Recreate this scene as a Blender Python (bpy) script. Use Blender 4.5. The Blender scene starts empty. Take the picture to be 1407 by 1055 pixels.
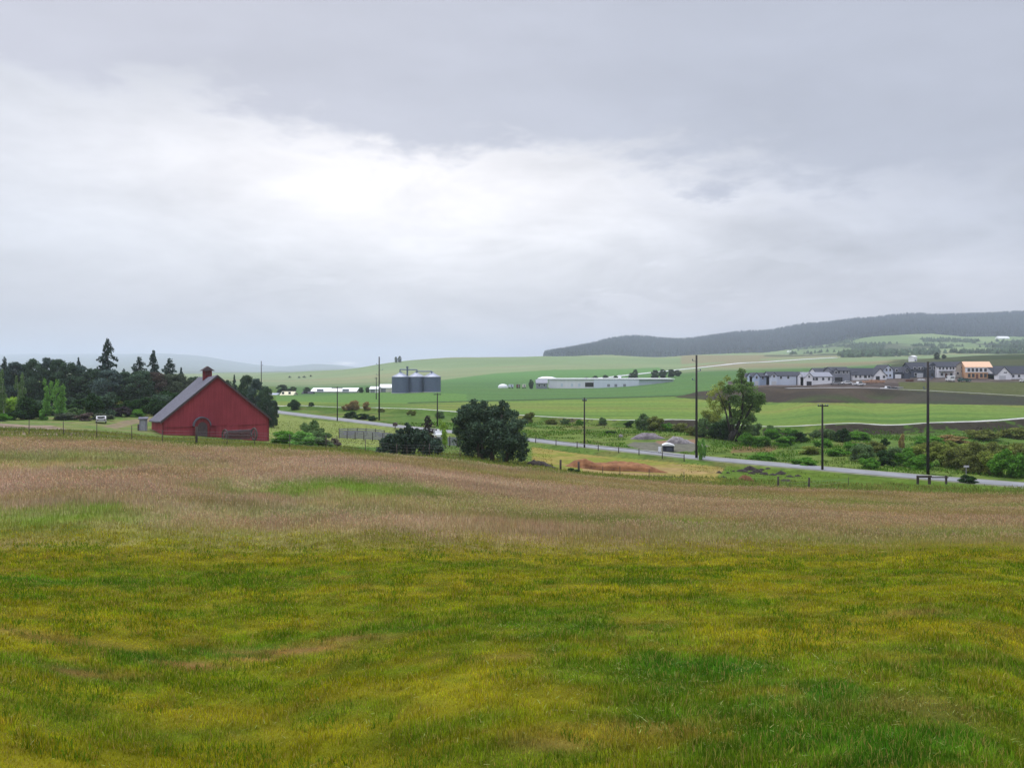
import bpy, math, random
import numpy as np
from math import radians, sin, cos, pi, atan2

SC = bpy.context.scene
COL = SC.collection
RNG = np.random.default_rng(7)
random.seed(7)
F = 1104.0            # focal length of the photograph, in its pixels
HZ = 505.0            # its horizon row
CX = 703.5
EYE = 13.0            # camera height above the valley floor

# ------------------------------------------------------------------ helpers
def tag(o, label=None, cat=None, group=None, kind=None):
    if label: o['label'] = label
    if cat: o['category'] = cat
    if group: o['group'] = group
    if kind: o['kind'] = kind
    return o

def empty(name, loc, rz=0.0):
    o = bpy.data.objects.new(name, None)
    COL.objects.link(o)
    o.location = loc
    o.rotation_euler = (0, 0, rz)
    o.empty_display_size = 0.3
    return o

def link(name, me, parent=None, mats=()):
    o = bpy.data.objects.new(name, me)
    COL.objects.link(o)
    for m in mats:
        if m is not None and m.name not in [x.name for x in me.materials if x]:
            me.materials.append(m)
    if parent: o.parent = parent
    return o

class MB:
    """collects boxes, tubes, prisms and lathes into one mesh"""
    def __init__(s): s.v = []; s.f = []; s.mi = []; s.cur = 0
    def add(s, vs, fs):
        b = len(s.v); s.v += [tuple(p) for p in vs]
        s.f += [tuple(b + i for i in f) for f in fs]; s.mi += [s.cur] * len(fs)
        return s
    def box(s, c, d, rz=0.0, rx=0.0):
        x, y, z = d[0] / 2, d[1] / 2, d[2] / 2
        P = [(-x, -y, -z), (x, -y, -z), (x, y, -z), (-x, y, -z), (-x, -y, z), (x, -y, z), (x, y, z), (-x, y, z)]
        out = []
        for a, b, e in P:
            b, e = b * cos(rx) - e * sin(rx), b * sin(rx) + e * cos(rx)
            a, b = a * cos(rz) - b * sin(rz), a * sin(rz) + b * cos(rz)
            out.append((a + c[0], b + c[1], e + c[2]))
        return s.add(out, [(0, 3, 2, 1), (4, 5, 6, 7), (0, 1, 5, 4), (1, 2, 6, 5), (2, 3, 7, 6), (3, 0, 4, 7)])
    def tube(s, p0, p1, r0, r1=None, n=8, cap=True):
        r1 = r0 if r1 is None else r1
        p0 = np.array(p0, float); p1 = np.array(p1, float)
        d = p1 - p0; L = np.linalg.norm(d) or 1e-6; d /= L
        a = np.array((0, 0, 1.0)) if abs(d[2]) < .9 else np.array((1.0, 0, 0))
        u = np.cross(d, a); u /= np.linalg.norm(u); w = np.cross(d, u)
        V = []
        for p, r in ((p0, r0), (p1, r1)):
            for k in range(n):
                t = 2 * pi * k / n
                V.append(p + (u * cos(t) + w * sin(t)) * r)
        fs = [(k, (k + 1) % n, n + (k + 1) % n, n + k) for k in range(n)]
        if cap: fs += [tuple(range(n - 1, -1, -1)), tuple(range(n, 2 * n))]
        return s.add(V, fs)
    def path(s, pts, rs, n=7):
        for i in range(len(pts) - 1): s.tube(pts[i], pts[i + 1], rs[i], rs[i + 1], n)
        return s
    def lathe(s, prof, c=(0, 0, 0), n=24):
        V = []; fs = []
        for r, z in prof:
            for k in range(n):
                t = 2 * pi * k / n
                V.append((c[0] + r * cos(t), c[1] + r * sin(t), c[2] + z))
        for i in range(len(prof) - 1):
            for k in range(n):
                fs.append((i * n + k, i * n + (k + 1) % n, (i + 1) * n + (k + 1) % n, (i + 1) * n + k))
        fs.append(tuple(range(n - 1, -1, -1))); fs.append(tuple((len(prof) - 1) * n + k for k in range(n)))
        return s.add(V, fs)
    def prism(s, poly, y0, y1, M=None):
        """poly in (x, z), pushed along y"""
        n = len(poly)
        V = [(x, y0, z) for x, z in poly] + [(x, y1, z) for x, z in poly]
        if M: V = [M(*p) for p in V]
        fs = [tuple(range(n)), tuple(range(2 * n - 1, n - 1, -1))]
        fs += [(i, n + i, n + (i + 1) % n, (i + 1) % n) for i in range(n)]
        return s.add(V, fs)
    def build(s, name, mats, parent=None, smooth=False):
        me = bpy.data.meshes.new(name)
        me.from_pydata(s.v, [], s.f)
        mats = mats if isinstance(mats, (list, tuple)) else [mats]
        for m in mats: me.materials.append(m)
        if len(mats) > 1: me.polygons.foreach_set('material_index', s.mi)
        if smooth: me.polygons.foreach_set('use_smooth', [True] * len(me.polygons))
        import bmesh
        bm = bmesh.new(); bm.from_mesh(me)
        bmesh.ops.recalc_face_normals(bm, faces=bm.faces)
        bm.to_mesh(me); bm.free()
        me.update()
        return link(name, me, parent)

def npmesh(name, V, T, col=None, mat=None, smooth=False, quads=False):
    k = 4 if quads else 3
    me = bpy.data.meshes.new(name)
    n, m = len(V), len(T)
    me.vertices.add(n); me.vertices.foreach_set('co', np.ascontiguousarray(V, np.float32).ravel())
    me.loops.add(m * k); me.loops.foreach_set('vertex_index', np.ascontiguousarray(T, np.int32).ravel())
    me.polygons.add(m); me.polygons.foreach_set('loop_start', np.arange(0, m * k, k, dtype=np.int32))
    if smooth: me.polygons.foreach_set('use_smooth', np.ones(m, bool))
    me.update(calc_edges=True)
    if col is not None:
        at = me.color_attributes.new('Col', 'FLOAT_COLOR', 'POINT')
        c4 = np.ones((n, 4), np.float32); c4[:, :3] = col
        at.data.foreach_set('color', c4.ravel())
    if mat: me.materials.append(mat)
    return me

def hash2(ix, iy, seed):
    h = (ix.astype(np.int64) * 374761393 + iy.astype(np.int64) * 668265263 + seed * 1442695041) & 0xffffffff
    h = ((h ^ (h >> 13)) * 1274126177) & 0xffffffff
    return ((h ^ (h >> 16)) & 0xffffff) / float(0xffffff)

def vnoise(x, y, seed=0):
    x = np.asarray(x, float); y = np.asarray(y, float)
    ix = np.floor(x).astype(np.int64); iy = np.floor(y).astype(np.int64)
    fx = x - ix; fy = y - iy
    fx = fx * fx * (3 - 2 * fx); fy = fy * fy * (3 - 2 * fy)
    a = hash2(ix, iy, seed); b = hash2(ix + 1, iy, seed); c = hash2(ix, iy + 1, seed); d = hash2(ix + 1, iy + 1, seed)
    return (a * (1 - fx) + b * fx) * (1 - fy) + (c * (1 - fx) + d * fx) * fy

def fbm(x, y, seed=0, oct=4):
    s = 0; a = .5; t = 0
    for k in range(oct):
        s = s + a * vnoise(x * 2 ** k, y * 2 ** k, seed + k * 17); t += a; a *= .55
    return s / t

def sstep(a, b, x):
    t = np.clip((x - a) / (b - a), 0, 1)
    return t * t * (3 - 2 * t)

# ------------------------------------------------------------------ materials
def newmat(name):
    m = bpy.data.materials.new(name); m.use_nodes = True
    nt = m.node_tree; nt.nodes.clear()
    return m, nt, nt.nodes.new, nt.links.new

def mat(name, c, rough=.8, vary=.25, scale=3.0, metal=0.0, stretch=(1, 1, 1), bump=0.0, c2=None, streak=0.0, spec=.3):
    m, nt, N, L = newmat(name)
    out = N('ShaderNodeOutputMaterial'); b = N('ShaderNodeBsdfPrincipled')
    b.inputs['Roughness'].default_value = rough; b.inputs['Metallic'].default_value = metal
    b.inputs['Specular IOR Level'].default_value = spec
    tc = N('ShaderNodeTexCoord'); mp = N('ShaderNodeMapping'); mp.inputs['Scale'].default_value = stretch
    L(tc.outputs['Object'], mp.inputs['Vector'])
    nz = N('ShaderNodeTexNoise'); nz.inputs['Scale'].default_value = scale; nz.inputs['Detail'].default_value = 5
    nz.inputs['Roughness'].default_value = .65
    L(mp.outputs[0], nz.inputs['Vector'])
    rp = N('ShaderNodeValToRGB'); rp.color_ramp.elements[0].position = .28; rp.color_ramp.elements[1].position = .72
    lo = [max(0, x * (1 - vary)) for x in c]; hi = [min(1, x * (1 + vary)) for x in c]
    if c2: hi = list(c2)
    rp.color_ramp.elements[0].color = (*lo, 1); rp.color_ramp.elements[1].color = (*hi, 1)
    L(nz.outputs['Fac'], rp.inputs['Fac']); L(rp.outputs['Color'], b.inputs['Base Color'])
    if bump:
        bp = N('ShaderNodeBump'); bp.inputs['Strength'].default_value = bump; bp.inputs['Distance'].default_value = .05
        L(nz.outputs['Fac'], bp.inputs['Height']); L(bp.outputs['Normal'], b.inputs['Normal'])
    L(b.outputs[0], out.inputs['Surface'])
    return m

def leafmat(name, c, trans=.3):
    """leaf colour = base * the leaf's own tone (attribute Col)"""
    m, nt, N, L = newmat(name)
    out = N('ShaderNodeOutputMaterial')
    at = N('ShaderNodeAttribute'); at.attribute_name = 'Col'
    mx = N('ShaderNodeMix'); mx.data_type = 'RGBA'; mx.blend_type = 'MULTIPLY'; mx.inputs['Factor'].default_value = 1
    L(at.outputs['Color'], mx.inputs[6]); mx.inputs[7].default_value = (*c, 1)
    d = N('ShaderNodeBsdfDiffuse'); t = N('ShaderNodeBsdfTranslucent'); ms = N('ShaderNodeMixShader')
    ms.inputs[0].default_value = trans
    L(mx.outputs[2], d.inputs['Color']); L(mx.outputs[2], t.inputs['Color'])
    L(d.outputs[0], ms.inputs[1]); L(t.outputs[0], ms.inputs[2]); L(ms.outputs[0], out.inputs['Surface'])
    return m
# ------------------------------------------------------------------ terrain
def zof(py, d): return EYE - (py - HZ) / F * d
def xof(px, d): return (px - CX) / F * d
ROWS = [  # surveyed heights: (column, row, depth) or (column, None, depth, z)
 [(700, None, 1.5, 8.9)], [(0, None, 3, 8.8), (703, None, 3, 8.8), (1407, None, 3, 8.8)],
 [(0, None, 9.1, 8.47), (703, None, 9.1, 8.45), (1407, None, 9.1, 8.43)],
 [(0, None, 15, 8.1), (703, None, 15, 8.0), (1407, None, 15, 7.95)],
 [(0, 745, 26), (350, 752, 26), (703, 757, 26), (1050, 760, 26), (1407, 762, 26)],
 [(0, 648, 45), (350, 664, 45), (703, 684, 45), (1050, 702, 45), (1407, 712, 45)],
 [(0, 613, 60), (350, 627, 60), (703, 657, 62), (1050, 681, 62), (1407, 691, 62)],
 [(-400, 582, 70), (0, 597, 70), (133, 601, 70), (270, 611, 70), (370, 613, 72), (500, 621, 75), (620, 630, 78), (740, 643, 80),
  (850, 654, 80), (1000, 665, 78), (1150, 671, 77), (1407, 677, 76), (1900, 690, 76)],
 [(-400, 575, 90), (0, 588, 90), (133, 592, 90), (200, 601, 90), (400, 612, 95), (520, 625, 88), (670, 632, 90), (740, 640, 92), (840, 646, 96), (940, 650, 95), (1050, 659, 92), (1110, 667, 86), (1250, 668, 85), (1900, None, 82, .1)],
 [(-400, 571, 110), (0, 583, 108), (110, 585, 110), (200, 592, 112), (224, 598, 105), (369, 606, 111), (300, 601, 108), (450, 604, 118), (520, 610, 112), (660, 615, 115), (900, 640, 104)],
 [(-400, 568, 130), (0, 578, 130), (90, 579, 130), (180, 586, 128), (330, 597, 128), (390, 600, 120), (470, 600, 135), (560, 602, 138)],
 [(-400, 560, 170), (0, 560, 170), (100, 562, 165), (200, 566, 160), (300, 580, 155), (385, 585, 165), (430, 586, 170)],
 [(-400, 550, 200), (100, 553, 190), (200, 553, 190), (300, 565, 195)],
 [(370, None, 235, .1), (463, None, 199, .1), (550, None, 173, .1), (640, None, 156, .1), (730, None, 141, .1), (850, None, 125, .1), (957, None, 113, .1), (1130, None, 100, .1), (1407, None, 88, .1), (1900, None, 72, .1)],
 [(-400, 540, 260), (0, 540, 260), (200, 545, 260), (300, None, 265, .6)],
 [(460, None, 220, 0), (600, None, 185, 0), (720, None, 165, 0), (850, None, 150, -.2), (1000, None, 140, -.2), (1200, None, 125, -.4), (1407, None, 115, -.4), (1900, None, 110, -.4)],
 [(850, None, 170, -.3), (1000, None, 160, -.4), (1200, None, 152, -.6), (1407, None, 160, -.5), (1900, None, 160, -.4)],
 [(400, None, 255, .2), (530, None, 240, .2), (590, None, 232, .2), (720, None, 203, .2), (960, None, 184, .2), (1180, None, 175, .2), (1280, None, 175, .2), (1407, None, 192, .2), (1900, None, 200, .3)],
 [(400, None, 300, .1), (600, None, 270, .1), (850, None, 250, .1), (1100, None, 240, .1), (1407, None, 240, .1)],
 [(0, 530, 400), (200, 532, 400), (400, 541, 400), (560, 540, 410), (720, None, 320, .1), (850, None, 330, .2), (960, 550, 305), (1060, 553, 297), (1200, 553.5, 295), (1407, 556, 281), (1900, 558, 270)],
 [(950, 540, 345), (1010, 534.5, 332), (1060, 532, 330), (1110, 531.5, 326), (1180, 532.5, 323), (1275, 538.5, 316), (1407, 545.5, 300), (1900, 555, 280)],
 [(1010, 533, 345), (1060, 531, 345), (1110, 530.5, 342), (1180, 531, 340), (1275, 535, 335), (1407, 538, 325), (1900, 545, 310)],
 [(1000, 531, 385), (1036, 530, 385), (1080, 529, 385), (1110, 529.5, 375), (1150, 525, 390), (1190, 521.5, 398), (1230, 521, 398), (1260, 520, 402), (1300, 519, 402), (1345, 520, 398), (1390, 520, 396), (1900, 522, 390)],
 [(600, 536, 440), (750, 534, 470), (850, 532, 472), (910, 526, 480), (950, 519, 500)],
 [(600, 527, 620), (740, 529, 560), (850, 527, 560), (930, 517, 560), (1000, 520, 470), (1100, 517, 470), (1200, 511, 480), (1300, 505, 480), (1407, 502, 480), (1900, 500, 480)],
 [(400, 528, 800), (600, 523, 760), (720, 518, 800), (860, 517, 700), (950, 509, 760), (1050, 505, 740), (1150, 502, 740), (1250, 497, 720), (1340, 489, 700), (1407, 487, 690), (1900, 482, 680)],
 [(0, 515, 1000), (250, 520, 1000), (400, 522, 1050), (480, 516, 1100), (600, 509, 1080), (700, 505, 1080), (850, 505, 1050), (935, 505, 1000), (1050, 497, 1050), (1150, 493, 1050), (1280, 491, 1000), (1407, 489, 1000), (1900, 478, 1000)],
 [(430, 512, 1400), (480, 507.5, 1420), (520, 501, 1440), (547, 497, 1450), (600, 493, 1480), (660, 491, 1500), (745, 489, 1500), (850, 488.5, 1500), (950, 487, 1500), (1040, 489, 1400), (1150, 488, 1400), (1250, 484, 1400), (1407, 480, 1400), (1900, 466, 1400)],
 [(400, 513, 2100), (500, 509, 2100), (600, 500, 2100), (745, 496, 2100), (900, 495, 2050), (1040, 491, 2000), (1150, 480, 1900), (1240, 469, 2000), (1320, 468, 2000), (1407, 470, 1900), (1900, 455, 1900)],
 [(0, 512, 2500), (400, 513, 2600), (560, 508, 2600), (745, 493, 2500), (900, 489, 2450), (1050, 486, 2350), (1140, 475, 2300), (1232, 461, 2350), (1330, 463, 2350), (1407, 464, 2300), (1900, 445, 2300)],
 [(560, 506, 3400), (700, 497, 3300), (745, 492, 3400), (780, 487, 3400), (850, 470, 3300), (880, 468, 3300), (905, 471, 3300), (960, 471, 3300), (1010, 463, 3300), (1100, 452, 3400), (1170, 445, 3400), (1230, 440, 3400), (1330, 436, 3500), (1407, 434, 3500), (1900, 425, 3500)],
 [(0, 511, 4000), (170, 510, 4000), (350, 512, 4000), (450, 511, 4000), (600, 508, 4300), (745, 500, 4300), (900, 485, 4300), (1100, 470, 4300), (1407, 455, 4300), (1900, 445, 4300)],
 [(-400, 480, 9300), (0, 493, 9300), (100, 492, 9300), (170, 489, 9300), (225, 487, 9300), (285, 491, 9300), (340, 500, 9000), (390, 504, 8600), (425, 501, 8200), (460, 502, 8000), (500, 507, 7800), (600, 508, 8500), (745, 505, 8500), (1000, 490, 9300), (1407, 480, 9300), (1900, 480, 9300)],
 [(0, 511, 6200), (350, 511, 6200), (600, 509, 6200), (1000, 498, 6200)],
 [(-400, 500, 12500), (350, 504, 12500), (800, 503, 12500), (1407, 495, 12500), (1900, 495, 12500)],
]
_c = []
for row in ROWS:
    r = []
    for p in row:
        z = p[3] if p[1] is None else zof(p[1], p[2])
        r.append(((p[0] - CX) / F, p[2], z))
    for e, s in ((0, -1), (-1, 1)):                      # carry the row on past the frame
        if abs(r[e][0]) < .95: r.append((s * 1.05, r[e][1], r[e][2]))
    _c += r
_c = np.array(_c)
KA = 5.0
_wz = lambda d: 30.0 + d
_P = np.c_[_c[:, 0] * KA, np.log(_c[:, 1])]
_val = _c[:, 2] / _wz(_c[:, 1])
def _phi(r2): return .5 * r2 * np.log(r2 + 1e-9)
_n = len(_P)
_K = _phi(((_P[:, None] - _P[None]) ** 2).sum(-1)) + np.eye(_n) * 2e-3
_Q = np.c_[np.ones(_n), _P]
_sol = np.linalg.solve(np.block([[_K, _Q], [_Q.T, np.zeros((3, 3))]]), np.r_[_val, 0, 0, 0])
def tps(x, y):
    yy = np.maximum(y, 1.5)
    a = np.clip(x / yy, -1.05, 1.05) * KA; u = np.log(yy)
    o = np.empty(len(a))
    for i in range(0, len(a), 20000):
        q = np.c_[a[i:i + 20000], u[i:i + 20000]]
        r2 = ((q[:, None] - _P[None]) ** 2).sum(-1)
        o[i:i + 20000] = _phi(r2) @ _sol[:_n] + _sol[_n] + q @ _sol[_n + 1:]
    return o * _wz(yy)

def polydist(x, y, pts):
    """distance to a polyline and signed side (+ = far side)"""
    best = np.full(x.shape, 1e9); side = np.zeros(x.shape)
    for (x0, y0), (x1, y1) in zip(pts[:-1], pts[1:]):
        dx, dy = x1 - x0, y1 - y0; L2 = dx * dx + dy * dy
        t = np.clip(((x - x0) * dx + (y - y0) * dy) / L2, 0, 1)
        d = np.hypot(x - x0 - t * dx, y - y0 - t * dy)
        s = (dx * (y - y0) - dy * (x - x0)) / math.sqrt(L2)
        m = d < best
        best = np.where(m, d, best); side = np.where(m, s, side)
    return best, side
def line(*pd): return [(xof(p, d), d) for p, d in pd]
ROAD = line((300, 330), (340, 275), (370, 235), (463, 199), (550, 173), (640, 156), (730, 141), (850, 125), (957, 113.8), (1012, 109.3), (1068, 105.5), (1129, 101.4), (1180, 98.2), (1254, 94), (1322, 90.8), (1406, 87.1), (1900, 70.5))
TRAIL = line((330, 262), (410, 252), (520, 239), (590, 228), (650, 216), (720, 201), (840, 190), (960, 182), (1070, 176), (1180, 173), (1280, 173.5), (1340, 180), (1407, 191), (1600, 220), (1900, 260))
SITEROAD = line((1080, 333), (1110, 333), (1180, 330), (1275, 322), (1340, 315), (1407, 308), (1900, 285))
HILLROAD = line((820, 690), (868, 730), (935, 860), (1010, 1000), (1080, 1080), (1150, 1150))

# the sheet: a fan of quads, fine where things stand, running out past the last hills
_s = np.unique(np.concatenate([np.linspace(-1.5, -.74, 28), np.linspace(-.74, .74, 560), np.linspace(.74, 1.5, 28)]))
_v = np.concatenate([np.linspace(math.log(1.0), math.log(80), 420, endpoint=False), np.linspace(math.log(80), math.log(460), 330, endpoint=False), np.linspace(math.log(460), math.log(13500), 310)])
GS, GV = np.meshgrid(_s, _v)
GY = np.exp(GV) - 6.0
GX = GS * np.exp(GV)
gx = GX.ravel(); gy = GY.ravel()
gz = tps(gx, gy)
_rough = np.clip((gy - 2) / 30, 0, 1) * np.clip(1 - gy / 420, 0, 1)
gz += _rough * (fbm(gx * .12, gy * .12, 3) - .5) * .35 + (fbm(gx * .9, gy * .9, 5, 3) - .5) * .07 * np.clip(1 - gy / 120, 0, 1)
_far = np.clip((gy - 700) / 800, 0, 1)
gz += _far * (fbm(gx * .004, gy * .004, 9) - .5) * np.clip(gy * .008, 0, 28)
_dr, _ = polydist(gx, gy, ROAD)
_rw = (1 - sstep(4, 12, _dr)) * sstep(-90, -50, gx) * (gy < 300)
gz = gz * (1 - _rw) + .02 * _rw
gz += .25 * (1 - sstep(2.6, 5.5, _dr)) * (gy < 400) - .22 * np.exp(-((_dr - 6.5) / 1.5) ** 2) * (gy < 300)
_dt, _st = polydist(gx, gy, TRAIL)
gz += np.where(_st > 0, .75 * (1 - sstep(1.6, 5, _dt)), .95 * (1 - sstep(1.5, 5, _dt)) - .8 * np.exp(-((_dt - 8) / 3.) ** 2) * sstep(10, 45, gx)) * (gy < 400) * (gy > 120)
_sx = np.array([p[0] for p in SITEROAD]); _sz = np.array([zof(r, p[1]) for r, p in zip((533.5, 533, 532.6, 536.7, 540.2, 544, 553), SITEROAD)])
_ds, _ = polydist(gx, gy, SITEROAD)
_sw = (1 - sstep(4, 16, _ds)) * (gy > 250)
gz = gz * (1 - _sw) + np.interp(gx, _sx, _sz) * _sw
gz = gz.astype(np.float64)
GZ = gz.reshape(GX.shape)
NS, NV = len(_s), len(_v)

def H(x, y):
    """height of the sheet (bilinear in its own grid)"""
    x = np.asarray(x, float); y = np.asarray(y, float)
    w = np.maximum(y + 6.0, 1.0)
    i = np.interp(x / w, _s, np.arange(NS)); j = np.interp(np.log(w), _v, np.arange(NV))
    i0 = np.clip(i.astype(int), 0, NS - 2); j0 = np.clip(j.astype(int), 0, NV - 2)
    a = i - i0; b = j - j0
    return (GZ[j0, i0] * (1 - a) + GZ[j0, i0 + 1] * a) * (1 - b) + (GZ[j0 + 1, i0] * (1 - a) + GZ[j0 + 1, i0 + 1] * a) * b
def h1(x, y): return float(H(np.array([x]), np.array([y]))[0])

def ground_at(px, py, dmin=5.0, dmax=12000.0):
    """nearest visible ground under a point of the photograph, from depth dmin on"""
    d = np.exp(np.linspace(math.log(dmin), math.log(dmax), 3000))
    row = HZ + (EYE - H(xof(px, d), d)) / d * F
    k = np.where(row <= py)[0]
    d = float(d[k[0]]) if len(k) else dmax
    return xof(px, d), d
def spot(px, d):
    x = xof(px, d); return x, d, h1(x, d)

GROW = HZ + (EYE - gz) / np.maximum(gy, 1.0) * F       # which row / column of the photograph a ground point is seen at
GCOL = CX + gx / np.maximum(gy, 1.0) * F

def inpoly(px, py, poly):
    r = np.zeros(px.shape, bool); n = len(poly)
    for i in range(n):
        x0, y0 = poly[i]; x1, y1 = poly[(i + 1) % n]
        if y0 == y1: continue
        c = ((y0 > py) != (y1 > py)) & (px < (x1 - x0) * (py - y0) / (y1 - y0) + x0)
        r ^= c
    return r

# ---- colours of the land, by what grows there
def mow_edge(x): return 25.8 + .8 * np.sin(x * .13) + 2.2 * (fbm(x * .35, x * 0 + 3.3, 4) - .5)
LAWN_GREEN = [(800, 870, 1.5, 1.0, .8), (960, 925, 1.6, .9, .95), (1130, 965, 2.0, 1.2, .95), (1000, 1010, 1.0, .6, .7), (1260, 905, 2.2, .8, .7), (60, 800, 2.4, .5, .8), (160, 798, 1.2, .4, .5), (330, 800, 2.0, .4, .5),  # dark green patches; lower-right ones also paint in lens vignetting
              (200, 905, 1.0, .35, .9), (330, 895, .9, .3, .8), (870, 800, 1.5, .5, .7), (740, 850, 1.8, .7, .6), (1190, 1025, 2.0, .9, .95), (1060, 1040, 1.0, .5, .7), (1330, 990, 1.2, .6, .6), (240, 1015, .9, .35, .5), (90, 985, 1.0, .4, .5), (700, 1035, 1.2, .4, .5), (80, 920, 1.2, .4, .6), (620, 1000, .8, .4, .5), (480, 980, .8, .3, .5), (1320, 840, 2.2, .5, .5), (560, 860, 1.4, .5, .45)]
LAWN_BARE = [(265, 915, .55, .16, .9), (120, 925, .5, .15, .7), (410, 893, .9, .22, .9), (480, 880, .8, .2, .6), (345, 908, .3, .1, .9), (1250, 843, .6, .25, .5), (690, 905, .5, .2, .35), (900, 1000, .5, .25, .4), (770, 1020, .4, .2, .45), (1240, 970, .8, .4, .35), (30, 872, 1.6, .25, .45)]
MEAD_GREEN = [(60, 716, 3.4, 2.6, 1.0), (480, 668, 5.5, 3.0, 1.0), (400, 708, 4.5, 1.6, .5), (860, 716, 4.5, 1.8, .6), (960, 722, 2.2, 1.0, .8), (700, 702, 5, 1.6, .4), (1130, 690, 9, 3.5, .6), (1350, 735, 4, 2, .6), (1150, 745, 4, 1.2, .5), (1380, 699, 5, 2, .6), (135, 645, 1.3, .9, .8), (30, 628, 10, 3.0, .6), (700, 655, 9, 2.2, .3), (250, 742, 5, 1.6, .55), (1040, 738, 4, 1.3, .55)]
_blob = {}
def blobsum(lst, x, y, seed):
    s = np.zeros(x.shape)
    for px, py, sx, sy, k in lst:
        key = (px, py)
        if key not in _blob: _blob[key] = ground_at(px, py)
        bx, by = _blob[key]
        wx = x + (vnoise(x * 1.3, y * 1.3, seed) - .5) * sx * .9; wy = y + (vnoise(x * 1.3, y * 1.3, seed + 1) - .5) * sy * 1.4
        s = np.maximum(s, k * np.exp(-.5 * (((wx - bx) / sx) ** 2 + ((wy - by) / sy) ** 2) ** 1.3))
    return s
C = lambda *a: np.array(a, float)
def mixc(a, b, t):
    t = np.asarray(t)[..., None]
    return a * (1 - t) + b * t

def lawn_colour(x, y):
    n = fbm(x * 1.1, y * 2.0, 21, 5); m = fbm(x * .22 + 5, y * .6, 23)
    band = vnoise(x * .035 + 4, y * 1.5 + .25 * vnoise(x * .3, y * .3, 8), 25)
    c = mixc(C(.285, .282, .008), C(.365, .335, .015), sstep(.35, .75, band * .55 + n * .55))
    g = np.clip(sstep(.50, .72, n * .55 + m * .55) * .75 + sstep(.5, .85, 1 - band) * .35 * sstep(11, 20, y), 0, 1)
    c = mixc(c, C(.150, .250, .008), g * .85)
    c = mixc(c, C(.075, .215, .013), np.clip(blobsum(LAWN_GREEN, x, y, 31) * 1.05, 0, 1))
    c = mixc(c, C(.40, .25, .075), np.clip(blobsum(LAWN_BARE, x, y, 33) * 1.25, 0, 1))
    straw = sstep(.60, .78, fbm(x * .8 + 9, y * 1.3, 27)) * .5
    c = mixc(c, C(.38, .29, .035), straw)
    pt = .80 + .42 * sstep(.25, .75, fbm(x * 1.7, y * 3.3, 29, 4))        # patchy thick and thin growth
    return c * pt[..., None]

def meadow_colour(x, y):
    n = fbm(x * .10, y * .22, 41); b = fbm(x * .03 + 2, y * .25, 43); f = fbm(x * .5, y * .5, 47)
    c = mixc(mixc(C(.50, .365, .25), C(.44, .305, .19), sstep(.3, .7, n)), mixc(C(.41, .32, .16), C(.36, .255, .12), sstep(.3, .7, n)), sstep(-.25, .45, x / np.maximum(y, 1)))
    ol = sstep(.42, .62, b * .7 + f * .3) * .85
    c = mixc(c, C(.36, .30, .10), ol * .75)
    c = mixc(c, C(.19, .29, .04), np.clip(blobsum(MEAD_GREEN, x, y, 35), 0, 1))
    e = sstep(-3, 8, y - mow_edge(x) + 3 * (vnoise(x * .8, y * .5, 49) - .5))
    pt = .80 + .40 * vnoise(x * .25 + 3, y * .8, 39)
    return mixc(C(.30, .29, .035), c, .12 + .88 * e) * pt[..., None]

EDGE = [(-400, 584), (0, 598.5), (133, 603.5), (270, 613), (370, 616), (500, 624.5), (620, 633), (740, 646), (850, 657), (1000, 667.5), (1150, 673.5), (1407, 679), (1900, 692)]
def edge_row(px): return np.interp(px, [e[0] for e in EDGE], [e[1] for e in EDGE])

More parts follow.
